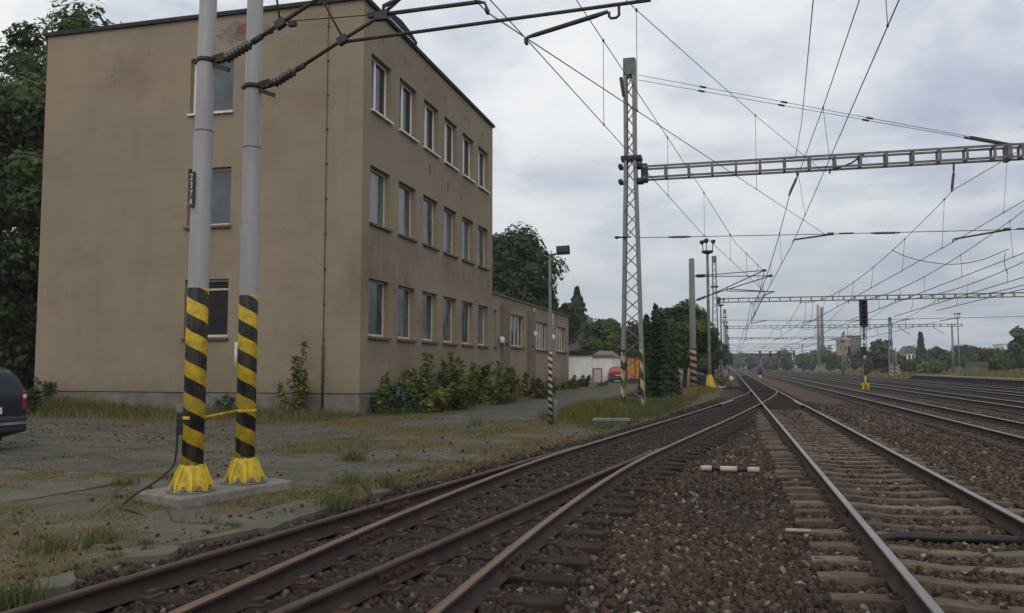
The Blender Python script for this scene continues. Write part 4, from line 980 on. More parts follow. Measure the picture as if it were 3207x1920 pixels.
# cross-span wire with insulators and registration arms
mb=MB(); cs=[(-3.2,30.25,6.14),(3.0,30.25,6.02),(9.3,30.25,5.93),(16,30.25,5.95),(23.2,30.25,6.1)]; mb.tube(cs,.013,5)
mb.build('cross_span_wire',m_wire,G1)
for a,b in((-2.1,-1.3),(4.65,5.55),(14.0,15.)):
    mb=MB(); za=6.14-.019*(a+3.2); zb=6.14-.019*(b+3.2); insulator(mb,(a,30.25,za),(b,30.25,zb),.045,6,0); mb.build('insulator',m_ins,G1)
for x0,x1,zz in((3.35,2.14,5.74),(8.75,7.15,5.57),(12.6,11.1,5.62)):
    zt=6.02-.012*(x0-3); mb=MB(); mb.tube([(x0,30.25,zt-.02),(x1+.1,30.25,zz+.13),(x1+.02,30.25,zz+.11),(x1,30.25,zz+.01)],[.03,.03,.024,.02],7); mb.box((x0+.02,30.25,zt),(.2,.08,.09)); mb.tube([(x0+.3,30.25,zt),(x0+.75,30.25,zt)],.03,6); mb.build('registration_arm',m_dark,G1)
for xx,za,zb,dx in((3.42,8.3,8.12,.25),(7.29,8.27,8.0,0.),(12.6,8.27,7.9,0)):
    mb=MB(); mb.tube([(xx,30.3,za),(xx-.02,30.3,zb)],.03,6); mb.build('hanger',m_dark,G1)
mb=MB(); insulator(mb,(7.28,30.3,8.0),(7.19,30.3,7.28),.05,5,0); mb.build('insulator',m_ins,G1)
mb=MB(); mb.tube([(2.32,30.3,8.3),(2.34,30.3,8.1)],.03,6); insulator(mb,(2.34,30.28,8.08),(2.04,30.28,7.42),.05,6,0); mb.build('insulator',m_ins,G1)
mb=MB(); mb.tube([(4.55,30.28,8.75),(4.1,30.2,8.42),(3.48,30.15,8.2)],.03,7); mb.build('registration_arm',m_dark,G1)
# second portal and the row beyond
def gantry_far(Y,label,xl=-1.45,xr=23.4,top=12.4,zb=(7.80,8.16)):
    g=thing('portal_gantry',(xl,Y,0),label,'gantry','portal gantries over the tracks')
    lattice_mast(g,xl,Y,-.2,top,.80,.46,.45,.7,mat=m_galv)
    collar(g,xl,Y,9.35,.54,.45)
    ladder_beam(xl+.3,xr-.2,Y,zb[0],zb[1],.45,.95,g)
    mb=MB(); mb.box((xl+.38,Y,zb[0]+.18),(.3,.5,.66)); mb.build('beam_bracket',m_dark,g)
    lattice_mast(g,xr,Y,.1,top-1.6,.7,.42,.45,.7,mat=m_galv)
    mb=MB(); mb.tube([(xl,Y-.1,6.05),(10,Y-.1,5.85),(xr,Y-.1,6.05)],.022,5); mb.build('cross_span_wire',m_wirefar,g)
    for cx in(MX,6.6,10.9,15.0,18.7):
        mb=MB(); mb.tube([(cx+1.5,Y-.1,5.95),(cx+.15,Y-.1,5.7),(cx,Y-.1,5.6)],.04,6); mb.build('registration_arm',m_dark,g)
        mb=MB(); mb.tube([(cx,Y,zb[0]-.02),(cx,Y,7.45)],.035,6); mb.build('hanger',m_dark,g)
    return g
G2_=gantry_far(84.96,'second portal gantry along the tracks, its ladder beam ending left at a lattice mast',xr=31.)
labs=['third portal gantry, its thin beam level with the middle of the dark signal','fourth portal gantry, thin line just under the third beam','fifth portal gantry, faint beam above the far trees','sixth portal gantry, faint beam just over the treetops','seventh and faintest portal gantry near the vanishing point']
m_hand=None
prev=gantry_far(138.5,labs[0],-.85,23.6,10.6,(7.55,7.9))
for k in range(1,5): dup(prev,(-.85,138.5+54.5*k,0),labs[k])
# extra bay with its own post beyond the third portal
EB=thing('gantry_extension',(32.2,138.5,0),'side bay of the third portal with a thin post above the right-hand trees','gantry')
ladder_beam(23.9,33.6,138.5,7.5,7.85,.45,.95,EB)
mb=MB(); mb.tube([(32.2,138.5,.6),(32.2,138.5,7.9)],[.17,.13],10); mb.build('post',m_galv,EB)
mb=MB(); 
for a in (24.8,29.6): mb.tube([(a,138.5,7.4),(a+1.6,138.4,6.3)],.04,5)
mb.build('strut',m_dark,EB)
m_yb_far=stripes('far_striped_foot',(.62,.50,.20),(.02,.02,.02),.55,1.,-.3,2.1,(.2,.21,.22),.5,False)
SP=thing('striped_post',(22.7,133,-.2),'pair of slim posts with black and yellow feet at the end of the far platform','post')
mb=MB(); mb.b2((22.55,132.9,-.3),(22.9,133.2,1.9)); mb.build('striped_foot',m_yb_far,SP)
mb=MB(); mb.tube([(23.35,133,-.3),(23.3,133,4.2)],.1,8); mb.build('post',m_galv,SP)
mb=MB(); mb.b2((23.2,132.85,-.3),(23.75,133.1,1.7)); mb.build('striped_foot',m_yb_far,SP)
MM=thing('catenary_mast',(17.0,148,-.2),'single grey catenary mast standing among the tracks before the orange block','mast')
p=at(2040,872,148); MM.location=(p.x,148,-.2)
mb=MB(); mb.tube([(p.x,148,-.3),(p.x,148,6.9)],[.22,.16],10); mb.build('shaft',m_galv,MM)
mb=MB(); mb.box((p.x,148,5.6),(.5,.4,.3)); mb.build('bracket',m_dark,MM)
# concrete pole with two cantilevers
CP=thing('concrete_pole',(-2.24,52.3,0),'grey concrete pole with black and cream stripes at its foot beside the dark conifers','pole')
mS=stripes('striped_concrete_pole',(.56,.42,.24),(.018,.016,.015),.40,1.,.35,2.6,(.175,.17,.16),.5)
mb=MB(); mb.lathe((-2.24,52.3,0),[(.215,-.2),(.205,2.6),(.165,8.08),(.02,8.14)],18); mb.build('shaft',mS,CP)
mb=MB(); mb.lathe((-2.24,52.3,-.2),[(.45,0),(.42,.3),(.26,.42)],10); mb.build('base',m_yel,CP)
for k,(xe,ze,lab) in enumerate(((2.02,7.24,'upper of the two long cantilevers on the concrete pole'),(2.38,6.93,'lower of the two long cantilevers on the concrete pole'))):
    t=thing('cantilever_arm',(-2.05,52.3+k*.25-.1,7),lab,'cantilever','cantilever arms on the concrete pole'); y=52.2+k*.25
    mb=MB(); insulator(mb,(-2.05,y,7.05-.05*k),(-1.35,y,7.06-.05*k),.075,6,0); mb.build('insulator',m_ins,t)
    mb=MB(); insulator(mb,(-2.02,y,5.5+.06*k),(-1.35,y,5.74+.06*k),.075,6,0); mb.build('insulator',m_ins,t)
    mb=MB(); mb.tube([(-1.4,y,7.05-.05*k),(xe,y,ze)],.03,6); mb.build('top_tube',m_tube,t)
    mb=MB(); mb.tube([(-1.4,y,5.72+.06*k),(xe,y,ze)],.034,6); mb.box((xe,y,ze),(.25,.1,.14)); mb.build('strut',m_tube,t)
    mb=MB(); mb.tube([(-.2,y,6.05+.06*k+.1*k),(2.6,y,5.95)],.03,6); mb.tube([(2.5,y,5.95),(1.95,y,5.72)],.026,6); mb.build('registration_arm',m_tube,t)
# ------------------------------------------------------------------ overhead wires
def wr(p,base=.0085,k=.00034):
    d=math.sqrt(p[0]**2+p[1]**2+(p[2]-1.5)**2); return max(base,min(k*d,.03))
def wire(mb,pts,k=.00034,base=.0085,sag=0,n=10):
    P=[Vector(p) for p in pts];o=[]
    for a,b in zip(P[:-1],P[1:]):
        for i in range(n):
            t=i/n;p=a.lerp(b,t);p.z-=(sag if (b-a).length>28 else 0)*4*t*(1-t);o.append(p)
    o.append(P[-1]); mb.tube(o,[wr(p,base,k) for p in o],4,cap=False); return o
def oline(label,cpts,mpts,sag,ndrop,mat=m_wire,k=.00034,extra=None):
    loc=cpts[0]; t=thing('overhead_line',loc,label,'overhead wire','overhead lines')
    mb=MB(); wire(mb,cpts,k); mb.build('contact_wire',mat,t)
    mb=MB(); M_=[]; C_=[]
    o=wire(mb,mpts,k,sag=sag,n=24); mb.build('messenger_wire',mat,t)
    cp=np.array([tuple(p) for p in cpts]);
    for yd in ndrop:
        mz=np.interp(yd,[p.y for p in o],[p.z for p in o]); mx=np.interp(yd,[p.y for p in o],[p.x for p in o])
        cz=np.interp(yd,cp[:,1],cp[:,2]); cx=np.interp(yd,cp[:,1],cp[:,0])
        if mz-cz<.15: continue
        mb=MB(); mb.tube([(mx,yd,mz),(cx,yd,cz)],wr((mx,yd,mz),.005,.0002),4); r=wr((mx,yd,mz),.02,.0009)
        mb.lathe((mx,yd,mz-r),[(r,0),(r,2*r)],6); mb.lathe((cx,yd,cz-r*.6),[(r*.8,0),(r*.8,1.6*r)],6); mb.build('dropper',mat,t)
    return t
oline('left overhead line from the right striped pole to the concrete pole cantilevers',[(-4.32,-8,5.6),(-2.41,9.95,5.59),(-.72,25.85,5.45),(1.80,49.5,5.85),(2.0,52.3,5.85),(1.95,84.9,5.7)],[(-4.32,-8,7.6),(-2.17,12.2,7.04),(-.79,25.15,6.80),(.25,34.9,6.5),(2.02,52.3,7.2),(1.95,84.9,7.8)],.9,[13.8,19.8,25.9,33,40,47,58,66,75])
oline('overhead line crossing from the left striped pole to the nearest gantry beam',[(-4.2,-8,5.25),(-2.42,8.25,5.22),(3.17,30.25,6.03)],[(-4.2,-8,6.7),(-2.42,8.25,6.84),(-1.31,12.6,6.96),(.66,20.35,7.44),(2.27,26.7,7.94),(3.17,30.3,8.2)],0,[12.6,20.35])
oline('overhead line above the nearest straight track, wires climbing past the top edge',[(1.75,-24,5.65),(1.95,10,5.72),(2.13,30.25,5.73),(1.75,84.9,5.6)],[(1.9,-24,8.2),(1.92,0,7.15),(1.92,12.85,6.87),(1.92,18,6.80),(1.92,24,6.86),(2.05,30.3,7.36),(1.9,84.9,7.8)],1.1,[-6,4,11,17.95,24.6,36,44,53,61,69,77],k=.0004)
FW=thing('feeder_wire',(1.1,12.5,6.8),'single thin wire rising from the top edge to the nearest gantry beam','wire')
mb=MB(); wire(mb,[(.2,-5,6.1),(1.25,12.55,6.82),(2.0,24,8.2),(2.29,30.3,8.72)]); mb.build('wire',m_wire,FW)
for cx,cz,mm,lab,ds,(g1c,g1m) in((6.6,5.42,7.3,'overhead line above the second straight track, sagging to the right edge',[24.5,31.5,38,45.5,52,58,66,74,80],((7.12,5.57),(7.25,7.35))),(10.9,6.0,7.6,'overhead line above the third straight track at the right',[37.5,45,53,60,68,76],((11.1,5.9),(11.0,7.9))),(15.0,6.4,7.9,'overhead line above the fourth straight track at the right',[44,52,60,69,77],((15.1,6.2),(15.,8.2))),(18.7,6.9,7.9,'outermost overhead line above the track at the far platform',[50,60,70,78],((18.7,6.4),(18.7,8.3)))):
    oline(lab,[(cx-.2,-24,cz),(g1c[0],30.3,g1c[1]),(cx-.2,84.9,cz-.25)],[(cx,-24,8.3),(g1m[0],30.3,g1m[1]),(cx,84.9,7.7)],1.15,ds,k=.00042)
# lines running on into the distance
for cx,lab in((1.95,'far part of the nearest track overhead line beyond the second gantry'),(6.6,'far part of the second track overhead line beyond the second gantry'),(10.9,'far part of the third track overhead line beyond the second gantry'),(15.,'far part of the fourth track overhead line beyond the second gantry'),(18.7,'far part of the platform track overhead line beyond the second gantry')):
    ys=[84.9]+[138.5+54.5*k for k in range(5)]
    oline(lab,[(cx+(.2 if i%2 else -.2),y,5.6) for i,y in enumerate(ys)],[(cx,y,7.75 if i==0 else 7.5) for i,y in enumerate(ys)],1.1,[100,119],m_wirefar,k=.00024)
JW=thing('jumper_cable',(6.6,38,6.4),'slack drooping jumper cable between the second and third overhead lines','cable')
J=[at(2158,604,38),at(2190,620,38.2),at(2235,632,38),at(2300,640,37.6),at(2370,631,37.2),at(2442,603,37.4)]
mb=MB(); mb.tube(smooth(J),.016,5); mb.build('cable',m_wire,JW)
J2=thing('jumper_cable',(10.9,37,6.2),'short bent jumper loop between two overhead lines near the right edge','cable')
mb=MB(); mb.tube(smooth([at(2434,612,37.4),at(2431,630,37.4),at(2434,650,37.6),at(2440,662,38)]),.014,5); mb.build('cable',m_wire,J2)
# ------------------------------------------------------------------ lights, signals, trackside equipment
YL=thing('yard_light',(-4.45,20.92,0),'slim yard light with black and white striped foot and a square floodlight on top','lamp post')
mP=stripes('striped_light_post',(.60,.50,.42),(.02,.018,.018),.17,1.,.04,1.86,(.15,.155,.15),.5)
mb=MB(); mb.lathe((-4.45,20.92,0),[(.055,-.1),(.055,1.86),(.052,1.87),(.050,2.9),(.042,2.95),(.038,4.36),(.01,4.38)],14); mb.build('shaft',mP,YL)
mb=MB(); mb.lathe((-4.34,20.98,0),[(.07,-.1),(.07,.62),(.05,.66)],12); mb.build('cable_duct',m_galv2,YL)
mb=MB(); mb.box((-4.10,20.9,4.46),(.34,.26,.20),.15,ry=-.05); mb.box((-4.09,20.76,4.455),(.27,.02,.14),.15,m=1); mb.build('floodlight',[m_black,m_glass],YL,bev=.015)
mb=MB(); mb.tube([(-4.45,20.92,4.34),(-4.28,20.9,4.37)],.025,6); mb.tube([(-4.45,20.92,4.33),(-4.54,20.9,4.41)],.03,6); mb.lathe((-4.55,20.9,4.37),[(.05,0),(.06,.06),(.02,.09)],8); mb.box((-4.38,20.9,3.62),(.1,.06,.07)); mb.build('bracket',m_dark,YL)
def tall_lamp(x,y,top,label,foot=None):
    t=thing('lamp_post',(x,y,0),label,'lamp post','tall floodlight posts')
    mb=MB(); mb.lathe((x,y,-.1),[(.16,0),(.12,2.4),(.085,top-1.0),(.03,top-.95)],12); mb.build('shaft',m_galv2,t)
    mb=MB(); mb.lathe((x,y,top-1.05),[(.1,0),(.38,.12),(.40,.22),(.38,.24)],12)
    for k in range(3): a=2*PI*k/3+.4; mb.tube([(x+.36*math.cos(a),y+.36*math.sin(a),top-.9),(x+.40*math.cos(a),y+.40*math.sin(a),top-.1)],.035,6)
    mb.build('cradle',m_dark,t)
    for k in range(3):
        a=2*PI*k/3+.4; mb=MB(); mb.lathe((x+.40*math.cos(a),y+.40*math.sin(a),top-.16),[(.08,-.12),(.16,.05),(.17,.12)],10,axis=(math.cos(a),math.sin(a),-.4)); mb.build('floodlight',m_dark,t)
    mb=MB()
    for k in range(8):
        a=2*PI*k/8; a2=2*PI*(k+1)/8; mb.add([(x+.16*math.cos(a),y+.16*math.sin(a),.95),(x+.16*math.cos(a2),y+.16*math.sin(a2),.95),(x+.45*math.cos(a2),y+.45*math.sin(a2),-.1),(x+.45*math.cos(a),y+.45*math.sin(a),-.1)],[(0,3,2,1)])
    mb.build('post_foot',foot or m_yel,t)
    return t
tl=tall_lamp(-1.42,57.8,10.1,'tall floodlight post with a three-lamp cradle and yellow foot behind the concrete pole')
tl=tall_lamp(-1.15,109,10.1,'second floodlight post further along, its cradle just under the second gantry beam',m_galv2)
dup(tl,(-1.0,165,0),'third floodlight post, thin and far off near the vanishing point')
p=at(2323,900,150); dup(tl,(p.x,150,.6),'floodlight post above the trees behind the far platform',scale=.95)
BN=thing('bin',(-1.88,54.9,0),'blue-grey slatted litter bin between the concrete pole and the yellow foot','bin')
m_bin=M('blue_grey_plastic',(.045,.06,.075),(.03,.04,.05),.6)
mb=MB(); mb.lathe((-1.88,54.9,-.05),[(.27,0),(.31,.8),(.33,.82),(.33,.9)],10)
for k in range(10): a=2*PI*k/10+.3; mb.bar((-1.88+.285*math.cos(a),54.9+.285*math.sin(a),0),(-1.88+.32*math.cos(a),54.9+.32*math.sin(a),.78),.05,.03)
mb.build('body',m_bin,BN)
mb=MB(); mb.lathe((-1.88,54.9,.86),[(.35,0),(.30,.14),(.1,.24)],10); mb.build('lid',M('dark_green_lid',(.03,.04,.035),(.02,.03,.025),.5),BN)
PM=thing('point_machine',(-.1,60.5,-.1),'dark point machine with a lever and pale counterweight beside the far turnout','point machine')
mb=MB(); mb.box((.15,60.5,.02),(1.0,.5,.26)); mb.box((-.4,60.5,-.04),(.5,.3,.14)); mb.tube([(.6,60.5,-.06),(1.2,60.5,-.06)],.03,6); mb.build('housing',m_dark,PM,bev=.02)
mb=MB(); mb.tube([(-.1,60.5,.1),(-.02,60.5,.62)],.03,6); mb.build('lever',m_dark,PM)
mb=MB(); mb.lathe((-.02,60.42,.66),[(.05,0),(.17,.04),(.17,.12),(.05,.16)],12,axis=(0,1,0)); mb.build('counterweight',m_white,PM)
mb=MB(); mb.box((-.75,60.3,.06),(.7,.4,.05)); mb.build('cover_plate',m_frame_old,PM)
m_blue=M('blue_signal_face',(.03,.042,.11),(.02,.03,.08),.5)
DS=thing('dwarf_signal',(3.8,120,-.2),'low blue and white shunting signal standing between the tracks far ahead','signal')
mb=MB(); mb.box((3.8,120,.75),(.62,.3,.85)); mb.build('head',m_blue,DS,bev=.03)
mb=MB(); mb.tube([(3.8,120,-.25),(3.8,120,.34)],.09,8); mb.box((3.8,119.95,.22),(.36,.1,.2)); mb.build('stand',m_white,DS)
mb=MB(); 
for z in(.55,.95): mb.lathe((3.8,119.86,z),[(.12,0),(.12,.04)],10,axis=(0,-1,0))
mb.build('lens',m_black,DS)
def signal(x,y,z0,label,s=1.,group='tall colour-light signals',foot=None):
    t=thing('railway_signal',(x,y,z0),label,'signal',group)
    mb=MB(); mb.b2((x-.27,y-.06,z0+4.3),(x+.27,y,z0+6.05)); 
    mb.add([(x-.27,y-.06,z0+4.3),(x+.27,y-.06,z0+4.3),(x+.10,y-.06,z0+4.12),(x-.10,y-.06,z0+4.12),(x-.27,y,z0+4.3),(x+.27,y,z0+4.3),(x+.10,y,z0+4.12),(x-.10,y,z0+4.12)],[(0,3,2,1),(4,5,6,7),(3,7,6,2),(0,4,7,3),(1,2,6,5)]); mb.b2((x-.17,y+.002,z0+4.25),(x+.17,y+.2,z0+6.0)); mb.build('head',m_black,t)
    for k in range(5):
        z=z0+4.48+.33*k; mb=MB()
        mb.lathe((x,y-.05,z),[(.115,0),(.115,.03)],14,m=1,axis=(0,-1,0))
        vs=[];n=10
        for j in range(n+1):
            a=PI*(-.15+1.3*j/n); vs+=[(x+.13*math.cos(a),y-.06,z+.13*math.sin(a)),(x+.13*math.cos(a),y-.32,z+.13*math.sin(a)+.02)]
        mb.add(vs,[(2*j,2*j+1,2*j+3,2*j+2) for j in range(n)],0); mb.build('lamp',[m_black,m_glass],t)
    mb=MB(); mb.tube([(x,y+.03,z0+.9),(x,y+.03,z0+4.3)],.085,10,m=0)
    for k,zz in enumerate((1.5,2.0,2.5,3.0,3.5)): mb.lathe((x,y+.03,z0+zz),[(.09,0),(.09,.25)],10,m=1 if k%2==0 else 2)
    mb.build('post',[m_galv2,M('signal_red',(.22,.03,.03),(.16,.02,.02),.6),m_white],t)
    mb=MB(); mb.box((x-.05,y-.08,z0+2.55),(.34,.22,.55)); mb.build('telephone_box',m_black,t,bev=.02)
    mb=MB(); mb.box((x+.16,y-.09,z0+2.7),(.16,.12,.36)); mb.build('identification_plate',m_white,t,bev=.02)
    mb=MB()
    for dx in(-.16,.16): mb.b2((x+dx-.06,y-.09,z0-.05),(x+dx+.06,y+.05,z0+.40))
    mb.box((x-.1,y,z0+.30),(.6,.2,.06)); mb.tube([(x,y+.03,z0-.1),(x,y+.03,z0+.9)],.06,8); mb.build('striped_base',foot or m_yel,t)
    mb=MB()
    for i in range(11): mb.bar((x-.2,y+.28,z0+.7+.33*i),(x+.2,y+.28,z0+.7+.33*i),.025)
    for dx in(-.2,.2): mb.bar((x+dx,y+.28,z0+.2),(x+dx,y+.28,z0+4.7),.03)
    mb.build('ladder',m_dark,t); return t
sg1=signal(8.78,61.2,.0,'tall dark colour-light signal standing alone between the tracks on the right')
for (px,yy,lab) in((1840,240,'far dark signal before the grey block, leftmost of the far signals'),(1865,250,'far dark signal before the grey block, a little right of the leftmost one'),(1886,255,'far dark signal over the right end of the grey block'),(1922,240,'far dark signal before the middle treetops'),(2056,200,'far dark signal under the orange block')):
    p=at(px,870,yy)
    if px==1840: sg2=signal(p.x,yy,-.2,lab,foot=m_galv2)
    else: dup(sg2,(p.x,yy,-.2),lab)
# debris and small things on the ground
m_pale=M('bleached_plastic',(.48,.46,.42),(.36,.34,.31),.8,0,8,.2)
BR=thing('marker_board',(-.05,13.86,-.15),'broken white and black marker rod lying on the ballast','rod')
for a,b in((-.50,-.33),(-.20,.06),(.22,.40)):
    mb=MB(); mb.tube([(a,13.88-.02*a,-.125),(b,13.88-.02*b,-.12)],.045,8); mb.build('white_section',m_pale,BR)
mb=MB(); mb.tube([(-.48,13.89,-.13),(.36,13.87,-.128)],.035,8); mb.build('rod',m_black,BR)
TS=thing('wood_chip',(.62,9.0,-.15),'pale splinter of wood lying beside the nearest straight rail','wood scrap')
mb=MB(); mb.bar((.50,8.95,-.13),(.73,8.88,-.115),.035,.02); mb.build('splinter',m_pale,TS)
WS=thing('stone',(-.9,5.4,-.15),'large pale stone lying on the ballast between the tracks','stone')
v=ICO*(1+.3*(rng.random((12,1))-.5))*np.array([.075,.06,.05])+np.array([-.62,5.62,-.145]); npmesh('stone',v,ICF,m_pale,WS)
BP=thing('cross_pipe',(1.9,8.8,-.17),'black pipe laid across the nearest straight track between two sleepers','pipe')
mb=MB(); mb.tube(smooth([(1.16,8.66,-.165),(1.5,8.78,-.115),(1.9,8.83,-.12),(2.4,8.86,-.115),(2.8,8.95,-.15),(3.3,9.1,-.17)]),.045,8); mb.build('pipe',m_black,BP)
KB=thing('cable_pit',(-2.95,21.4,0),'low grey cable pit with a pale lid beside the left track','box')
mb=MB(); mb.box((-2.98,21.4,.0),(.85,.55,.26),.12); mb.build('chamber',M('grey_green_concrete',(.09,.105,.105),(.06,.07,.07),.9),KB)
mb=MB(); mb.box((-2.98,21.5,.152),(.95,.5,.04),.12); mb.build('lid',m_conc,KB)
GS=thing('concrete_marker',(-2.9,46,0),'pale tapered concrete block between the dark conifers','block')
p=at(1628,905,46); GS.location=(p.x,46,.4)
mb=MB(); mb.add([(p.x-.2,46,.35),(p.x+.32,46,.35),(p.x+.3,46.4,.35),(p.x-.2,46.4,.35),(p.x-.06,46.05,1.6),(p.x+.16,46.05,1.75),(p.x+.16,46.3,1.75),(p.x-.06,46.3,1.6)],[(0,1,5,4),(1,2,6,5),(2,3,7,6),(3,0,4,7),(4,5,6,7)]); mb.build('block',M('pale_concrete',(.30,.29,.27),(.22,.21,.2),.9),GS)
# platform on the far right
PF=thing('platform',(22,50,0),'low railway platform with a pale edge slab and dark panelled wall along the far track','platform')
def panel_mat():
    t=NT('platform_wall'); w=t.coord('World'); x,y,z=t.sep(w)
    f=t.math('FRACT',t.math('DIVIDE',y,1.05)); e=t.math('GREATER_THAN',t.math('ABSOLUTE',t.math('SUBTRACT',f,.5)),.40)
    near=t.math('LESS_THAN',y,86)
    col=t.mix(t.ramp(t.noise(w,.8,5,.7),[(.35,0.),(.65,1.)]),(.035,.033,.034),(.055,.05,.046))
    col=t.mix(t.math('MULTIPLY',t.math('MULTIPLY',e,near),.7),col,(.13,.115,.10)); return t.fin(col,.9,0,.2)
mb=MB(); mb.add([(20.75,-30,-.4),(20.75,108,-.4),(20.75,108,.42),(20.75,-30,.42),(20.75,113,-.38),(21.6,113,-.38),(21.6,108,.42)],[(0,3,2,1),(1,2,4),(2,6,5,4)]); mb.build('wall',panel_mat(),PF)
mb=MB(); mb.add([(20.6,-30,.42),(20.6,108,.42),(21.9,108,.42),(21.9,-30,.42),(20.6,-30,.55),(20.6,108,.55),(21.9,108,.55),(21.9,-30,.55)],[(0,3,2,1),(4,5,6,7),(0,1,5,4),(1,2,6,5)]); mb.build('edge_slab',m_conc,PF)
# far buildings
def block(name,label,x0,x1,y0,dep,z0,z1,wm,rm,nw=0,rowz=(),cat='building',gable=0):
    t=thing(name,((x0+x1)/2,y0,z0),label,cat); mb=MB(); mb.b2((x0,y0,z0),(x1,y0+dep,z1)); mb.build('wall',wm,t)
    mb=MB()
    if gable: 
        xm=(x0+x1)/2; mb.add([(x0-.4,y0-.4,z1+.003),(x1+.4,y0-.4,z1+.003),(xm,y0-.4,z1+gable),(x0-.4,y0+dep,z1+.003),(x1+.4,y0+dep,z1+.003),(xm,y0+dep,z1+gable)],[(0,1,2),(3,5,4),(0,2,5,3),(1,4,5,2),(0,3,4,1)])
    else: mb.b2((x0-.3,y0-.3,z1+.003),(x1+.3,y0+dep+.3,z1+.35))
    mb.build('roof',rm,t)
    for z in rowz:
        for i in range(nw):
            u=x0+(x1-x0)*(i+.5)/nw; w=(x1-x0)/nw*.28
            mb=MB(); mb.b2((u-w,y0-.05,z),(u+w,y0+.05,z+1.3)); mb.build('window',m_glass_g,t)
    return t
m_fgrey=M('far_grey_wall',(.10,.105,.115),(.07,.075,.085),.8,0,.3)
m_forange=M('far_orange_wall',(.36,.22,.13),(.30,.19,.12),.8,0,.3)
a=at(1811,889,330);b=at(1886,889,330); block('railway_shed','grey flat-roofed shed far ahead at the end of the tracks',a.x,b.x,330,20,-.4,6.0,m_fgrey,m_black,7,(3.2,))
a=at(2034,880,300);b=at(2058,880,300); block('apartment_block','small orange and cream block above the trees left of the dark signal',a.x,b.x,300,10,2,10.5,m_forange,m_frame_old,4,(4.,7.))
a=at(2060,880,330);b=at(2086,880,330); block('apartment_block','grey-green block beside the small orange block above the trees',a.x,b.x,330,10,2,12.5,M('far_green_grey',(.14,.16,.15),(.11,.125,.12),.9),m_fgrey,5,(5.,8.))
a=at(2188,880,260);b=at(2216,880,260); block('house','white gabled house among the trees right of the dark signal',a.x,b.x,260,9,1.5,5.2,m_white_w,m_fgrey,3,(3.5,),'house',2.2)
a=at(2241,880,240);b=at(2260,880,240); block('house','small pinkish house with white gable among the bushes',a.x,b.x,240,8,1.,5.6,M('pink_render',(.38,.27,.22),(.3,.21,.17),.9),m_white_w,2,(2.6,),'house',1.6)
a=at(2430,870,330);b=at(2462,870,330); block('warehouse','long white building showing over the trees at the right edge',a.x,b.x+8,330,12,2,9.2,m_white_w,m_white,6,(6.,),'building')
a=at(2345,870,320);b=at(2362,870,320); block('house','pale house roofline between the dark treetops at the right',a.x,b.x,320,8,2,7.4,m_white_w,m_fgrey,2,(5.,),'house',1.4)
CH=thing('chimney_stack',(0,900,0),'pair of tall slender factory chimneys rising beyond the gantries','chimney')
a=at(1988,889,900); CH.location=(a.x,900,0)
m_chr=M('chimney_brick',(.36,.235,.17),(.28,.19,.14),.9,0,.2)
mb=MB(); mb.lathe((a.x-1.7,900,0),[(2.0,0),(1.25,62),(1.35,62.2),(1.35,64)],16); mb.build('shaft',m_chr,CH)
mb=MB(); mb.lathe((a.x+1.9,901,0),[(2.0,0),(1.3,60),(1.5,60.2),(1.5,61.5)],16); mb.build('shaft',m_fgrey,CH)
FN=thing('fence',(30,120,0),'low grey picket fence in the grass behind the far platform','fence')
mb=MB(); a=at(2338,880,125);b=at(2392,880,125); n=17
for i in range(n+1): x=a.x+(b.x-a.x)*i/n; mb.b2((x-.035,125,.6),(x+.035,125.05,2.1))
mb.build('picket',m_galv2,FN); mb=MB()
for z in(1.,1.9): mb.b2((a.x,125.06,z),(b.x,125.12,z+.1))
mb.build('rail',m_galv2,FN)
# ------------------------------------------------------------------ vegetation
vr=np.random.default_rng(11)
def unit(n):
    v=vr.normal(size=(n,3)); return v/np.linalg.norm(v,axis=1)[:,None]
def leafmesh(P,size,nrm=None,elong=1.7,var=.35,rbase=None,droop=None):
    n=len(P); nr=unit(n) if nrm is None else nrm+unit(n)*.7
    nr/=np.linalg.norm(nr,axis=1)[:,None]
    a=np.cross(nr,unit(n)); a/=np.linalg.norm(a,axis=1)[:,None]+1e-9
    if droop is not None: a=a+np.array([0,0,-droop]); a/=np.linalg.norm(a,axis=1)[:,None]
    b=np.cross(nr,a); s=size*(.45+1.15*vr.random(n)**1.3)[:,None] if np.isscalar(size) else size[:,None]
    V=np.stack([P-a*s*elong*.5,P+b*s*.5,P+a*s*elong*.5+nr*s*.12,P-b*s*.5],1).reshape(-1,3)
    F=np.arange(4*n).reshape(-1,4); r=(vr.random(n) if rbase is None else np.clip(rbase+.35*(vr.random(n)-.5),0,1))
    return V,F,np.repeat(r,4)
def crown(c,R,nclump,nleaf,size,shell=.55,clump=.26,flat=.8,shape=None):
    d=unit(nclump); rad=(shell+(1-shell)*vr.random(nclump))[:,None]
    if shape=='egg': d[:,2]=np.where(d[:,2]>0,d[:,2]*1.1,d[:,2]*.85)
    cc=d*rad*np.array(R)*(1-clump*.7)
    cc=cc*(1+.25*(vr.random((nclump,1))-.5))
    cl=vr.integers(0,nclump,nleaf); cr=(clump*(.6+.8*vr.random(nclump)))[cl][:,None]
    u=unit(nleaf); off=u*(vr.random(nleaf)**.4)[:,None]*cr*np.mean(R)*np.array([1,1,flat])
    P=np.array(c)+cc[cl]+off
    rb=(vr.random(nclump)*.7+.12)[cl]
    return leafmesh(P,size,u+d[cl]*.5+np.array([0,0,.4]),rbase=rb)
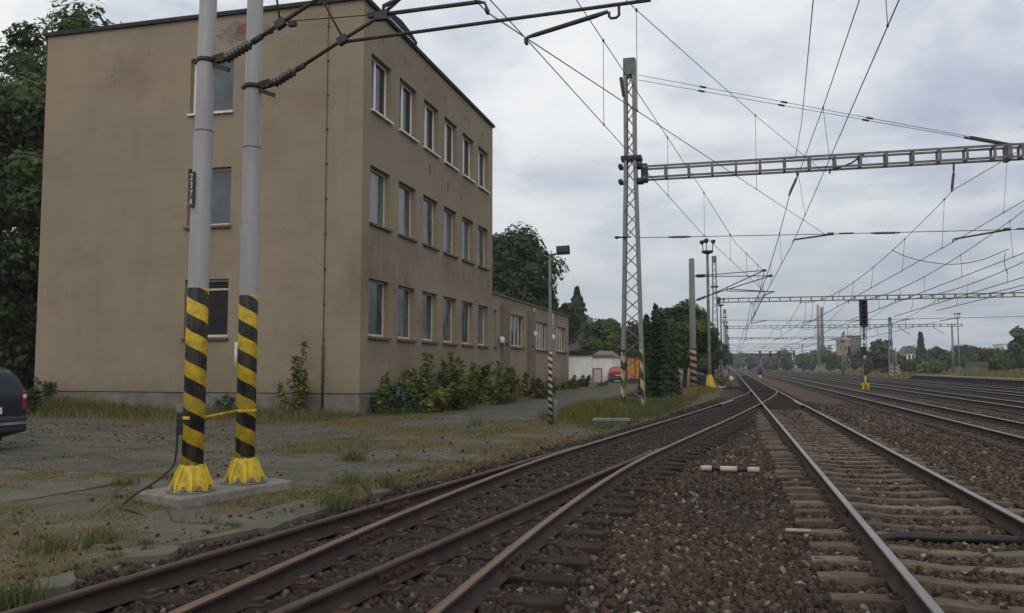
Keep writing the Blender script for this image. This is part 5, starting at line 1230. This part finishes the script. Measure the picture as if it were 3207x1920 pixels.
def trunk_mb(base,top,r,limbs,R,rnd):
    mb=MB(); b=Vector(base);t=Vector(top)
    mid=b.lerp(t,.5)+Vector((rnd.uniform(-.2,.2),rnd.uniform(-.2,.2),0))
    mb.tube([b,b.lerp(mid,.3),mid,t],[r*1.25,r,r*.75,r*.3],8)
    for k in range(limbs):
        f=rnd.uniform(.35,.95); s=b.lerp(mid,f*2) if f<.5 else mid.lerp(t,f*2-1)
        a=rnd.uniform(0,2*PI); l=rnd.uniform(.35,.62)
        e=s+Vector((math.cos(a)*R[0]*l,math.sin(a)*R[1]*l,R[2]*rnd.uniform(.10,.34)))
        m=s.lerp(e,.5)+Vector((0,0,-.06*R[2])); mb.tube([s,m,e],[r*.42,r*.28,r*.08],6)
    return mb
def tree(name,label,x,y,z,h,R,mat,nclump,nleaf,size,cat='tree',group=None,cz=None,limbs=9,r=None,shell=.55,clump=.26,flat=.8):
    t=thing(name,(x,y,z),label,cat,group); rnd=random.Random(int(abs(x*31+y*17)))
    cz=cz or h-R[2]; 
    trunk_mb((x,y,z-.2),(x+rnd.uniform(-.3,.3),y,z+h-R[2]*.75),r or .035*h**.9,limbs,R,rnd).build('trunk',m_bark,t)
    V,F,a=crown((x,y,z+cz),R,nclump,nleaf,size,shell,clump,flat); npmesh('crown',V,F,mat,t,attrs=dict(rnd=a)); return t
def conifer(name,label,x,y,z,h,r,mat,n,size,cat='tree',group=None,cols=None,pw=.9,trunk=True):
    t=thing(name,(x,y,z),label,cat,group); Vs=[];Fs=[];As=[];off=0
    for (dx,dy,hh,rr,w) in (cols or [(0,0,h,r,1.)]):
        k=int(n*w); lv=int(hh/.34)+4; zl=vr.random(k)**1.15; zq=np.round(zl*lv)/lv*.6+zl*.4
        ang=vr.random(k)*2*PI; na=9; angq=ang+.25*np.sin(ang*na+zq*40)
        lm=(.55+.75*vr.random(lv+2))[np.round(zl*lv).astype(int)] if pw>.5 else 1.
        rad=rr*(1-zq)**pw*(.35+.65*vr.random(k)**.5)*(1+.22*np.sin(angq*5+zq*31))*lm
        P=np.stack([x+dx+np.cos(angq)*rad,y+dy+np.sin(angq)*rad,z+hh*(.03+.97*zq)-rad*.28+.1*vr.normal(size=k)*size*3],1)
        nr=np.stack([np.cos(angq),np.sin(angq),np.full(k,.8)],1)
        V,F,a=leafmesh(P,size,nr,2.2,rbase=.15+.5*(rad/(rr*(1-zq)**pw+.01))*vr.random(k)+.15*vr.random(k)); Vs.append(V);Fs.append(F+off);As.append(a);off+=len(V)
    npmesh('crown',np.concatenate(Vs),np.concatenate(Fs),mat,t,attrs=dict(rnd=np.concatenate(As)))
    if trunk:
        mb=MB()
        for (dx,dy,hh,rr,w) in (cols or [(0,0,h,r,1.)]): mb.tube([(x+dx,y+dy,z-.1),(x+dx,y+dy,z+hh*.9)],[.02*hh+.03,.02],7)
        mb.build('trunk',m_bark,t)
    return t
# big trees
tree('broadleaf_tree','tall dark broadleaf tree rising left of the ochre block with sky showing through its crown',-29.4,29.8,0,17.6,(6.6,5.6,8.3),l_mid,130,52000,.155,cz=10.2,limbs=18,r=.40,shell=.35,clump=.17)
tree('broadleaf_tree','second broadleaf tree whose top shows over the left end of the ochre roof',-37.5,42,0,22.6,(7.2,6,7.6),l_mid,90,32000,.20,cz=15.2,limbs=14,r=.42,shell=.4,clump=.2)
tree('understory_tree','dense dark low tree filling the gap between the navy car and the ochre block',-29.9,27.6,0,8.8,(3.9,3.0,4.7),l_dark,70,36000,.16,cz=4.0,limbs=8,r=.2,shell=.3,clump=.34)
tree('broadleaf_tree','great dark broadleaf tree behind the low annex and the yard light',-18.3,69,0,14.9,(4.3,4.6,6.5),l_dark,110,52000,.21,cz=8.4,limbs=10,r=.42,shell=.5,clump=.24)
tree('broadleaf_tree','smaller rounded tree at the right foot of the great dark tree, over the annex roof',-15.1,72,0,8.6,(2.4,2.6,3.3),l_dark,40,15000,.2,cz=5.4,limbs=6,r=.2,clump=.34)
conifer('spruce_tree','blue-grey spruce standing alone against the sky right of the annex',-19.0,106,0,11.5,4.0,l_spruce,20000,.24)
conifer('spruce_tree','shorter spruce close behind the right end of the annex roof',-21.6,104,0,9.2,3.2,l_spruce,14000,.24)
a=at(1466,900,88.5); tree('broadleaf_tree','rounded olive-green tree behind the white hut and the lattice mast',a.x,88.6,0,6.9,(3.1,1.9,3.2),l_mid,60,22000,.2,cz=4.0,limbs=7,r=.2,clump=.32)
a=at(1535,900,90); tree('broadleaf_tree','thin dark tree seen through the lattice of the nearest mast',a.x,90,0,6.4,(1.9,1.9,2.8),l_dark,26,4500,.32,cz=3.7,limbs=6,r=.14,clump=.34)
conifer('thuja','clump of dark columnar conifers right behind the foot of the nearest lattice mast',-3.35,40.5,0,4.3,.6,l_thuja,13000,.11,cat='conifer',cols=[(-.55,0,3.9,.36,.24),(-.15,.3,4.4,.38,.28),(.28,-.1,3.6,.40,.26),(.62,.2,2.7,.38,.22)],pw=.38)
a=at(1650,930,59); tree('broadleaf_tree','bushy dark tree between the columnar conifers and the concrete pole',a.x+.15,59,0,6.4,(2.0,1.9,2.7),l_mid,60,24000,.155,cz=3.9,limbs=8,r=.16,clump=.34)
a=at(1705,930,76); tree('broadleaf_tree','dark shrubby tree behind the concrete pole and the floodlight post',a.x,76,0,5.6,(1.5,1.5,2.8),l_dark,34,11000,.18,cz=2.9,limbs=6,r=.12,clump=.36)
a=at(1748,930,112); tree('broadleaf_tree','low dark thicket tree to the right of the second lattice mast foot',a.x-.6,118,0,5.8,(1.7,2.6,2.6),l_dark,26,4000,.34,cz=3.0,limbs=5,r=.12,clump=.36)
a=at(1770,905,190); tree('broadleaf_tree','dark low tree sloping down to the vanishing point left of the grey shed',a.x-2.2,190,0,6.4,(2.6,4,3.2),l_far,26,3500,.5,cz=3.2,limbs=5,r=.14,clump=.36)
tree('understory_tree','dark leafy thicket behind the navy car at the left edge',-34.5,30.0,0,7.6,(5.2,3.2,4.4),l_dark,60,30000,.16,cz=3.4,limbs=8,r=.2,shell=.3,clump=.34)
# distant trees beyond the tracks: each its own crown
far=[ # px, top, base, Y, half width px, kind
 (1838,852,892,420,26,'b','low far trees in front of the grey shed, left part'),
 (1818,862,892,300,14,'b','small far tree standing before the left end of the grey shed'),
 (1858,868,892,310,11,'b','little far bush before the middle of the grey shed'),
 (1905,848,890,300,24,'b','far round tree between the grey shed and the twin chimneys'),
 (1945,850,890,280,22,'b','far bushy tree just left of the twin chimneys'),
 (1880,862,890,320,18,'b','small far tree before the right end of the grey shed'),
 (1968,858,890,300,16,'b','small far tree under the twin chimneys'),
 (2010,848,890,240,22,'b','far dark tree right of the twin chimneys'),
 (2038,856,890,230,16,'b','far low tree at the foot of the orange block'),
 (2070,838,890,230,24,'b','far broad tree right in front of the grey-green block'),
 (2100,846,892,190,18,'b','far dense tree just behind the foot of the dark signal'),
 (2136,812,893,170,38,'b','biggest round tree right of the dark signal, by the striped posts'),
 (2168,850,893,165,18,'b','small tree right beside the biggest round tree'),
 (2205,868,898,170,16,'b','low dark bush below the white gabled house'),
 (2231,808,890,200,20,'c','dark pointed conifer right of the white gabled house'),
 (2262,838,890,205,17,'b','dark rounded tree beside the pinkish house'),
 (2283,840,892,195,17,'b','tree right of the pinkish house'),
 (2290,858,896,160,15,'b','light green bush before the trees at mid right'),
 (2330,828,892,210,22,'b','dark tree just right of the farthest floodlight post'),
 (2362,834,892,220,22,'b','dark reddish-green tree behind the picket fence'),
 (2392,838,892,200,18,'b','dark tree at the right end of the picket fence'),
 (2310,845,890,230,16,'b','narrow dark tree behind the farthest floodlight post'),
 (2426,850,895,190,20,'b','green tree below the long white building'),
 (2472,784,905,150,26,'b','large dark ragged tree cut by the right edge'),
 (2455,846,900,160,20,'b','dark tree at the foot of the large right-edge conifer'),
 (2118,862,893,182,14,'b','low rounded bush filling the gap left of the biggest round tree'),
 (2186,856,896,168,15,'b','rounded bush before the left half of the white gabled house'),
 (2218,866,898,172,13,'b','small bush before the right half of the white gabled house'),
 (2248,862,896,178,15,'b','rounded bush covering the foot of the pinkish house'),
 (2272,856,896,172,13,'b','small rounded bush right of the pinkish house'),
 (2345,852,896,170,18,'b','wide green bush before the pale roofline at the right'),
 (2378,850,898,170,16,'b','round green bush just left of the bush on the platform'),
 (2438,858,902,165,17,'b','low green bush between the platform bush and the right edge'),
]
def pxh(Y,p0,p1): return abs(at(*p0,Y).z-at(*p1,Y).z)
for (px,pt,pb,Y,hw,kind,lab) in far:
    b=at(px,pb,Y);t=at(px,pt,Y); z=.3 if px>2100 else -.3; h=t.z-z; w=abs(at(px+hw,pb,Y).x-b.x)
    if kind=='b': tree('broadleaf_tree',lab,b.x,Y,z,h,(w,w,h*.52),l_far,24,2600,.055*h+.12,group=None,cz=h*.54,limbs=5,r=.03*h,clump=.38,shell=.35)
    else: conifer('conifer_tree',lab,b.x,Y,z,h,w*1.5,l_far,3400 if kind=='c' else 9000,.035*h+.1,pw=1.05)
# wooded background mass so that no bare horizon shows
def wood():
    Vs=[];Fs=[];As=[];off=0
    for k in range(150):
        X=-70+240*vr.random() if k<110 else -150+80*vr.random(); Y=430+160*vr.random()
        if -9<X<26 and Y<520: Y+=120
        h=7+6*vr.random(); V,F,a=crown((X,Y,h*.5),(5+3*vr.random(),5,h*.55),14,420,1.3,.3,.4); Vs.append(V);Fs.append(F+off);As.append(a);off+=len(V)
    return np.concatenate(Vs),np.concatenate(Fs),np.concatenate(As)
V,F,a=wood(); tag(npmesh('distant_wood',V,F,l_far,loc=(0,500,0),attrs=dict(rnd=a)),'faint far-off wood closing the view along the horizon','wood',kind='stuff')
# shrubs along the building: stems with leaflets
def shrub(name,label,x,y,z,h,w,mat,stems,nl,size,cat='shrub',group=None,droop=.35,spread=.5):
    t=thing(name,(x,y,z),label,cat,group); rnd=random.Random(int(x*97+y*13)); mb=MB(); Ps=[];rb=[]
    for k in range(stems):
        a=rnd.uniform(0,2*PI); rr=rnd.uniform(0,1)**.6; hh=h*rnd.uniform(.55,1) if k else h
        bx=x+math.cos(a)*w*.45*rr;by=y+math.sin(a)*w*.45*rr
        tx=bx+math.cos(a)*w*spread*rr+rnd.uniform(-.08,.08)*h;ty=by+math.sin(a)*w*spread*rr+rnd.uniform(-.08,.08)*h
        hh*=1-.45*rr
        mb.tube([(bx,by,z-.05),((bx+tx)/2,(by+ty)/2,z+hh*.55),(tx,ty,z+hh)],[.012+.004*h,.01,.004],5)
        n=nl//stems; f=np.sort(vr.random(n))**.8; 
        reach=(.09+.24*(1-f)**.7)*min(h,1.5)*(.5+.5*w/h if w<h else 1.)*rnd.uniform(.7,1.25); an=vr.random(n)*2*PI; q=vr.random(n)**.7
        P=np.stack([bx+(tx-bx)*f+np.cos(an)*reach*q,by+(ty-by)*f+np.sin(an)*reach*q,z+hh*(.05+.97*f)-q*reach*droop+.03*vr.normal(size=n)],1)
        Ps.append(P); rb.append(np.full(n,rnd.uniform(.15,.8)))
    mb.build('stem',m_bark,t)
    V,F,a=leafmesh(np.concatenate(Ps),size,np.array([[0,0,1.]]).repeat(sum(len(p) for p in Ps),0),2.0,rbase=np.concatenate(rb),droop=.25)
    npmesh('foliage',V,F,mat,t,attrs=dict(rnd=a)); return t
SH='shrubs growing along the ochre walls'
def D2(px,py,Y): return at(px,py,Y)
for (px,pt,pb,Y,w,mat,st,nl,sz,lab) in [
 (712,806,1022,22.7,.62,l_bush,5,1000,.075,'tall slim sapling against the gable between the striped poles and the rusty pipe'),
 (527,930,1008,22.8,.6,l_blue,5,420,.07,'small shrub seen just right of the left striped pole at the gable foot'),
 (112,908,1012,22.6,.75,l_blue,5,420,.08,'dark-leaved sapling at the left corner of the gable beside the navy car'),
 (150,955,1010,22.7,.5,l_bush,4,180,.07,'tiny sapling just right of the dark-leaved one at the gable'),
 (283,968,1012,22.8,.35,l_bush,3,110,.06,'lone little weed in the middle of the gable foot'),
 (75,920,1030,20.8,.5,l_mid,5,260,.08,'green shrub squeezed between the navy car and the building corner'),
 (893,905,1013,24.6,.55,l_bush,8,900,.085,'yellow-green shrub at the near corner of the long ochre wall'),
 (932,930,1016,25.0,.8,l_blue,9,1200,.085,'bluish low bush at the foot of the long wall near the corner'),
 (965,905,1016,25.8,1.1,l_bush,8,1100,.085,'grey-green bush under the second ground-floor window'),
 (1000,925,1012,26.6,1.1,l_bush,8,1000,.085,'leafy bush under the gap of the second and third ground-floor windows'),
 (1045,855,1008,28.2,1.2,l_bush,8,1500,.09,'tall dark bush under the fourth ground-floor window'),
 (1070,925,1006,28.4,1.0,l_blue,8,900,.085,'dark low bush between the two tallest bushes of the long wall'),
 (1112,848,1000,30.6,1.3,l_bush,9,1700,.09,'tallest bush of the row, under the fifth ground-floor window'),
 (1150,880,995,32.0,1.2,l_bush,8,1300,.09,'broad bush right of the tallest one on the long wall'),
 (1195,890,990,34.6,1.3,l_bush,8,1300,.09,'bush at the far end of the long wall'),
 (1235,892,985,37.5,1.4,l_bush,7,1000,.09,'arching bush where the tall block meets the annex'),
 (1262,898,975,41.5,1.5,l_yel,7,900,.08,'yellowish arching weed in front of the first annex window'),
 (1300,912,965,46,1.6,l_bush,7,900,.09,'green bush in front of the annex pilaster left of the yard light'),
 (1360,905,945,54,1.4,l_bush,7,800,.09,'green bush at the right end of the annex beside the yard light'),
 (1405,902,938,62,2.2,l_blue,9,1100,.10,'grey-green bushes in front of the white hut'),
]:
    b=at(px,pb,Y);t=at(px,pt,Y); z=0; big=px>860; shrub('shrub' if sz>.07 else 'sapling',lab,b.x,Y,z,(t.z-z)*(1.3 if 860<px<1260 else 1.1 if big else 1.),w*(1.6 if big else 1.1),mat,st+(4 if big else 1),int(nl*(2.3 if big else 1.5)*rr.uniform(.8,1.2)),sz*(1. if big else .95),group=SH)
for (px,pt,pb,Y,w,mat,lab) in [(1285,920,970,43,1.3,l_red,'red-brown dying weed clump left of the yard light'),(1312,930,975,40,1.2,l_red,'low rust-coloured weed clump beside the yard light foot'),(1745,888,938,70,1.0,l_dry,'tall straw-coloured weed clump beside the yellow foot of the floodlight post'),(1752,895,935,80,1.1,l_dry,'second straw-coloured weed clump behind the first, near the point machine')]:
    b=at(px,pb,Y);t=at(px,pt,Y); shrub('weed_clump',lab,b.x,Y,0,max(.5,t.z),w,mat,9,700,.085,cat='weed')
a=at(2412,905,140); tree('bush','dense green bush standing on the far platform near the right edge',a.x,140,.4,4.0,(3.0,2.4,2.2),l_mid,30,4500,.3,cat='bush',cz=2.0,limbs=4,r=.1,clump=.4,shell=.3)
a=at(2255,905,150); tree('bush','bright green low bush in the dry grass beyond the platform end',a.x,150,.3,2.0,(2.6,2.0,1.1),l_bush,18,2200,.24,cat='bush',cz=1.0,limbs=3,r=.06,clump=.42,shell=.3)
# grass: blades
def blades(x,y,z,h,w,lean=.5):
    n=len(x); a=vr.random(n)*2*PI; l=lean*(.3+vr.random(n))*h; b=vr.random(n)*2*PI
    dx=np.cos(a)*w;dy=np.sin(a)*w
    B=np.stack([x,y,z],1); T=B+np.stack([np.cos(b)*l,np.sin(b)*l,h],1); Mi=B+np.stack([np.cos(b)*l*.3,np.sin(b)*l*.3,h*.6],1); s=np.stack([dx,dy,0*dx],1)
    V=np.stack([B-s,B+s,Mi+s*.7,Mi-s*.7,T],1).reshape(-1,3); i=5*np.arange(n)[:,None]
    # quads only: tip quad degenerates gently
    V=np.stack([B-s,B+s,Mi+s*.7,Mi-s*.7,T+s*.12,T-s*.12],1).reshape(-1,3); i=6*np.arange(n)
    F=np.concatenate([np.stack([i,i+1,i+2,i+3],1),np.stack([i+3,i+2,i+4,i+5],1)])
    return V,F,np.repeat(vr.random(n),6)
def zpave(x,y): return .012*(fbm(x,y,2.,52)-.5)+.05*moss(x,y)*fbm(x,y,.30,53)
def grass(name,label,x,y,h,w,mat,lean=.5,z=None,cat='grass'):
    V,F,a=blades(x,y,(zpave(x,y) if z is None else z)-.01,h,w,lean); tag(npmesh(name,V,F,mat,loc=(float(np.mean(x)),float(np.mean(y)),0),attrs=dict(rnd=a)),label,cat,kind='stuff')
def clustered(n,x0,x1,y0,y1,cl,sc,thr,seed,dens=None):
    x=x0+(x1-x0)*vr.random(n*6);y=y0+(y1-y0)*vr.random(n*6)**1.3
    p=np.clip(moss(x,y),0,1)*sstep(thr-.08,thr+.08,fbm(x,y,sc,seed,3))
    k=(vr.random(n*6)<p)&(x<edgeX(y)-.02); x=x[k][:n];y=y[k][:n]; return x,y
x,y=clustered(42000,-18,-2.3,3.2,22,0,.55,.46,90); grass('dry_grass','short dry straw-coloured grass along the pavement cracks and rails',x,y,.02+.055*vr.random(len(x)),.0032+.0*x,l_dry,1.2)
x,y=clustered(22000,-18,-2.3,3.2,22,0,.6,.52,95); grass('moss_grass','short yellow-green grass scattered over the old pavement',x,y,.02+.05*vr.random(len(x)),.0035+0*x,l_grass,1.)
# grass growing in the joints of the concrete panels (same lattice as the joint lines of the pavement material)
def joints(n):
    th=.12; v=np.round(vr.random(n)*22-4)*1.476; u=-22+24*vr.random(n); m=vr.random(n)<.55
    uu=np.where(m,u,np.round(vr.random(n)*9-8)*2.381); vv=np.where(m,v,-2+26*vr.random(n))
    x=math.cos(th)*uu+math.sin(th)*vv; y=-math.sin(th)*uu+math.cos(th)*vv
    k=(y>3.2)&(y<20)&(x<edgeX(y)-.15)&(x>-20)&(fbm(x,y,1.4,66)>.45); x=x[k]+.025*vr.normal(size=k.sum()); y=y[k]+.025*vr.normal(size=k.sum()); return x,y
x,y=joints(60000)
for Q in SLABQ:
    q=np.array(Q); i=vr.integers(0,len(q),1500); t=vr.random(1500)[:,None]; p=q[i]*(1-t)+q[(i+1)%len(q)]*t+.02*vr.normal(size=(1500,2)); k=(fbm(p[:,0],p[:,1],.5,68)>.5)&(p[:,1]>2.5)&(p[:,0]<edgeX(p[:,1])+.0); x=np.concatenate([x,p[k,0]]); y=np.concatenate([y,p[k,1]])
grass('joint_grass','short green grass growing along the joints of the concrete panels',x,y,.02+.07*vr.random(len(x))**2,.0035+0*x,l_grass,.9)
def rubble(n):
    x=-22+20*vr.random(n);y=3.2+20*vr.random(n); e=edgeX(y); d=e-x
    p=np.maximum(.9*np.exp(-np.abs(d)/.35),.22*sstep(.4,.7,fbm(x,y,1.3,67)))
    p=np.maximum(p,.6*sstep(20.5,22.5,y)*(x<-11)); k=(vr.random(n)<p)&(d>0)&((x<-11.2)|(y<40)); x=x[k];y=y[k];n=len(x)
    s=.008+.028*vr.random(n)**3; B=ICO[None]*(1+.7*(vr.random((n,12,1))-.5))*np.array([1,.8,.55])*s[:,None,None]
    B=np.einsum('nij,nkj->nki',rotmats(n),B)
    return (B+np.stack([x,y,zpave(x,y)+s*.3],1)[:,None,:]).reshape(-1,3),(ICF[None]+12*np.arange(n)[:,None,None]).reshape(-1,3),np.repeat(vr.random(n),12)
V,F,a=rubble(60000); tag(npmesh('rubble',V,F,stone_mat(),loc=(-8,10,0),attrs=dict(rnd=a,stain=0*a)),'small chips of stone and clods strewn over the old pavement','rubble',kind='stuff')
# wild grass strip at the foot of the gable
def strip(n,x0,x1,y0,y1): return x0+(x1-x0)*vr.random(n),y0+(y1-y0)*vr.random(n)**.7
x,y=strip(16000,-22.9,-10.6,20.3,23.4); hh=(.05+.34*vr.random(len(x))**2)*(.35+1.1*fbm(x,y,1.3,97)); grass('wild_grass','wild olive grass at the foot of the gable',x,y,hh,.006+0*x,l_grass,.6)
x,y=strip(7000,-22.9,-10.6,19.6,23.4); grass('dry_wild_grass','dry brown grass stalks mixed in at the foot of the gable',x,y,(.08+.25*vr.random(len(x))**2),.005+0*x,l_dry,.6)
x=-21.2+1.3*vr.normal(size=3000);y=22.6+.35*vr.normal(size=3000);k=(y<23.4); grass('tall_grass','tall yellow-green grass clump at the gable foot beside the navy car',x[k],y[k],.2+.38*vr.random(k.sum()),.007+0*x[k],l_yel,.45)
x=-10.3+.35*vr.normal(size=4000);y=24+16*vr.random(4000); grass('wall_grass','weedy grass beneath the bushes along the long ochre wall',x,y,.1+.3*vr.random(len(x)),.007+0*x,l_bush,.6)
# verge between yard and tracks
x=-5.1+3.6*vr.random(26000);y=20+26*vr.random(26000)**1.2; k=(x<edgeX(y)-.1)&(vr.random(26000)<sstep(.40,.58,fbm(x,y,2.2,99))); x=x[k];y=y[k]; grass('verge_grass','olive grass on the verge around the foot of the nearest lattice mast',x,y,(.05+.22*vr.random(len(x)))*(.5+fbm(x,y,1.1,98)),.007+0*x,l_grass,.7)
def tuftcloud(cx,cy,rx,ry,n): return cx+rx*vr.normal(size=n)*.5,cy+ry*vr.normal(size=n)*.5
for (cx,cy,rx,ry,n,hh,mat,lab) in [(-3.95,25.4,1.1,2.6,5200,.62,l_yel,'bright yellow-green weed bed beside the foot of the nearest lattice mast'),(-2.75,33.5,.9,2.5,1600,.30,l_grass,'yellow-green weeds just beyond the nearest lattice mast'),(-2.5,44,.8,5,2400,.45,l_dry,'yellowish weeds at the foot of the dark columnar conifers'),(-1.9,53,1.0,7,3500,.4,l_yel,'yellow-green weeds around the concrete pole foot')]:
    x,y=tuftcloud(cx,cy,rx,ry,n); k=x<edgeX(y)-.1; x=x[k];y=y[k]; d=np.exp(-((x-cx)/rx)**2*1.2-((y-cy)/ry)**2*1.2); grass('weed_bed',lab,x,y,hh*(.35+.65*vr.random(len(x)))*(.35+.65*d),.009+0*x,mat,.5,cat='weeds')
# single green tufts on the pavement
TU='green grass tufts on the old pavement'
for (px,py,hh,nb,lab) in [(852,1112,.24,90,'green tuft on the pavement, farthest of the four by the tracks'),(845,1170,.20,70,'green tuft a step nearer than the farthest one'),(943,1180,.26,90,'green tuft closest to the rusty rail on its right'),(820,1225,.22,90,'nearest green tuft, by the pale pavement edge'),(1152,1030,.42,60,'thin tall green stalks in front of the long wall bushes'),(297,1172,.15,60,'small dark tuft left of the foundation slab'),(120,1335,.18,50,'spindly green weed on the pavement at lower left'),(35,1448,.13,140,'low leafy green weed in the bottom left corner'),(240,1300,.10,60,'small bright green weed along a pavement joint'),(1320,1012,.35,70,'blue-green tuft at the foot of the yard light')]:
    th=math.atan(187.5/2626); p0=at(px,py,10); dvec=p0-Vector((0,0,1.5)); t=-1.48/dvec.z; p=Vector((0,0,1.5))+dvec*t
    n=nb*2; x=p.x+.085*vr.normal(size=n)*(1+hh);y=p.y+.085*vr.normal(size=n)*(1+hh); h=hh*(.4+.6*vr.random(n))
    V,F,a=blades(x,y,zpave(x,y)-.01,h,.0045+0*x,.75); tag(npmesh('grass_tuft',V,F,l_grass if hh<.4 else l_blue,loc=(p.x,p.y,0),attrs=dict(rnd=a)),lab,'grass tuft',TU)
# long grass in the field beyond
x=21.8+70*vr.random(24000)**1.5;y=60+170*vr.random(24000); zf=-.45+.95*sstep(21.,25.,x)*sstep(112,110,y)+(.35+1.0*sstep(25,60,x))*sstep(21.5,30,x)*sstep(108,118,y)+.5*sstep(30,90,x)*sstep(118,100,y)+.2*fbm(x,y,6,60)
k=fbm(x,y,9,63)>.45; grass('field_grass','long yellowing grass in the field beyond the far platform',x[k],y[k],.25+.5*vr.random(k.sum()),.05+0*x[k],l_field,.5,z=zf[k])
# ------------------------------------------------------------------ haze
hm=bpy.data.materials.new('thin_haze'); hm.use_nodes=True; ht=hm.node_tree; ht.nodes.clear()
ho=ht.nodes.new('ShaderNodeOutputMaterial'); hv=ht.nodes.new('ShaderNodeVolumePrincipled'); hv.inputs['Density'].default_value=.0004; hv.inputs['Color'].default_value=(.86,.90,.96,1); hv.inputs['Anisotropy'].default_value=.0
ht.links.new(hv.outputs[0],ho.inputs['Volume'])
hb=MB(); hb.b2((-420,-60,-1.5),(560,1000,75)); tag(hb.build('haze',hm),'thin pale haze lying over the whole yard','haze',kind='stuff')
# ------------------------------------------------------------------ camera, sky, sun
cd=bpy.data.cameras.new('camera'); co=bpy.data.objects.new('camera',cd); C.objects.link(co)
cd.sensor_width=36; cd.sensor_fit='HORIZONTAL'; cd.lens=2626/3207*36; cd.clip_start=.1; cd.clip_end=6000
ph=math.atan(187.5/2626); yaw=math.atan(686.5*math.cos(ph)/2626)
co.location=(0,0,1.5); co.rotation_euler=(PI/2+ph,0,yaw)
bpy.context.scene.camera=co
SUN_EL,SUN_AZ=36,161       # azimuth measured from +Y towards +X
w=bpy.data.worlds.new('World'); bpy.context.scene.world=w; w.use_nodes=True; nt=w.node_tree; nt.nodes.clear()
class WN(NT):
    def __init__(s): s.t=nt
W=WN()
out=W.n('ShaderNodeOutputWorld'); bg=W.n('ShaderNodeBackground'); W.l(bg.outputs[0],out.inputs[0]); bg.inputs[1].default_value=.1
sky=W.n('ShaderNodeTexSky',sky_type='NISHITA'); sky.sun_disc=False; sky.sun_elevation=math.radians(SUN_EL); sky.sun_rotation=math.radians(SUN_AZ); sky.air_density=1; sky.dust_density=3; sky.ozone_density=1
tc=W.n('ShaderNodeTexCoord').outputs['Generated']
sx,sy,sz=W.sep(tc)
zz=W.math('MAXIMUM',sz,0.)
den=W.math('ADD',zz,.20)
cv=W.n('ShaderNodeCombineXYZ'); W.l(W.math('DIVIDE',sx,den),cv.inputs[0]); W.l(W.math('DIVIDE',sy,den),cv.inputs[1])
n1=W.noise(cv.outputs[0],1.05,6,.55,dist=.5); n2=W.noise(cv.outputs[0],3.1,5,.6,dist=.4)
cl=W.math('ADD',W.math('MULTIPLY',n1,.72),W.math('MULTIPLY',n2,.28))
az=W.math('ARCTAN2',sx,sy)                        # 0 along the tracks, negative to the left
left=W.ramp(W.math('ADD',W.math('MULTIPLY',az,-.55),.42),[(.25,0.),(.85,1.)])
thick=W.ramp(cl,[(.37,(.42,.48,.61)),(.44,(.56,.605,.715)),(.50,(.74,.765,.815)),(.57,(.93,.94,.945))])
warm=W.ramp(cl,[(.36,(.54,.59,.69)),(.44,(.78,.805,.835)),(.52,(.97,.98,.98))])
cloud=W.mix(left,thick,warm)
low=W.ramp(zz,[(.0,1.),(.09,.85),(.20,.25),(.34,0.)])
lowc=W.mix(left,(.36,.435,.515,1),(.74,.745,.755,1))
lowc=W.mix(W.ramp(n2,[(.45,0.),(.62,.6)]),lowc,(.58,.57,.615,1))
cloud=W.mix(W.math('MULTIPLY',low,.85),cloud,lowc)
cs=W.n('ShaderNodeVectorMath',operation='SCALE'); W.l(cloud,cs.inputs[0]); cs.inputs['Scale'].default_value=10.3
mixed=W.mix(.93,sky.outputs[0],cs.outputs[0])
W.l(mixed,bg.inputs[0])
sl=bpy.data.lights.new('sun','SUN'); so=bpy.data.objects.new('sun',sl); C.objects.link(so)
sl.energy=.80; sl.angle=math.radians(45); sl.color=(1,.95,.88)
d=Vector((math.sin(math.radians(SUN_AZ))*math.cos(math.radians(SUN_EL)),math.cos(math.radians(SUN_AZ))*math.cos(math.radians(SUN_EL)),math.sin(math.radians(SUN_EL))))
so.rotation_euler=d.to_track_quat('Z','Y').to_euler(); so.location=d*50
sc=bpy.context.scene; sc.view_settings.view_transform='Standard'; sc.view_settings.look='None'; sc.view_settings.exposure=0; sc.view_settings.gamma=1
sc.cycles.max_bounces=6; sc.cycles.diffuse_bounces=3; sc.cycles.glossy_bounces=3; sc.cycles.transmission_bounces=3; sc.cycles.volume_bounces=0
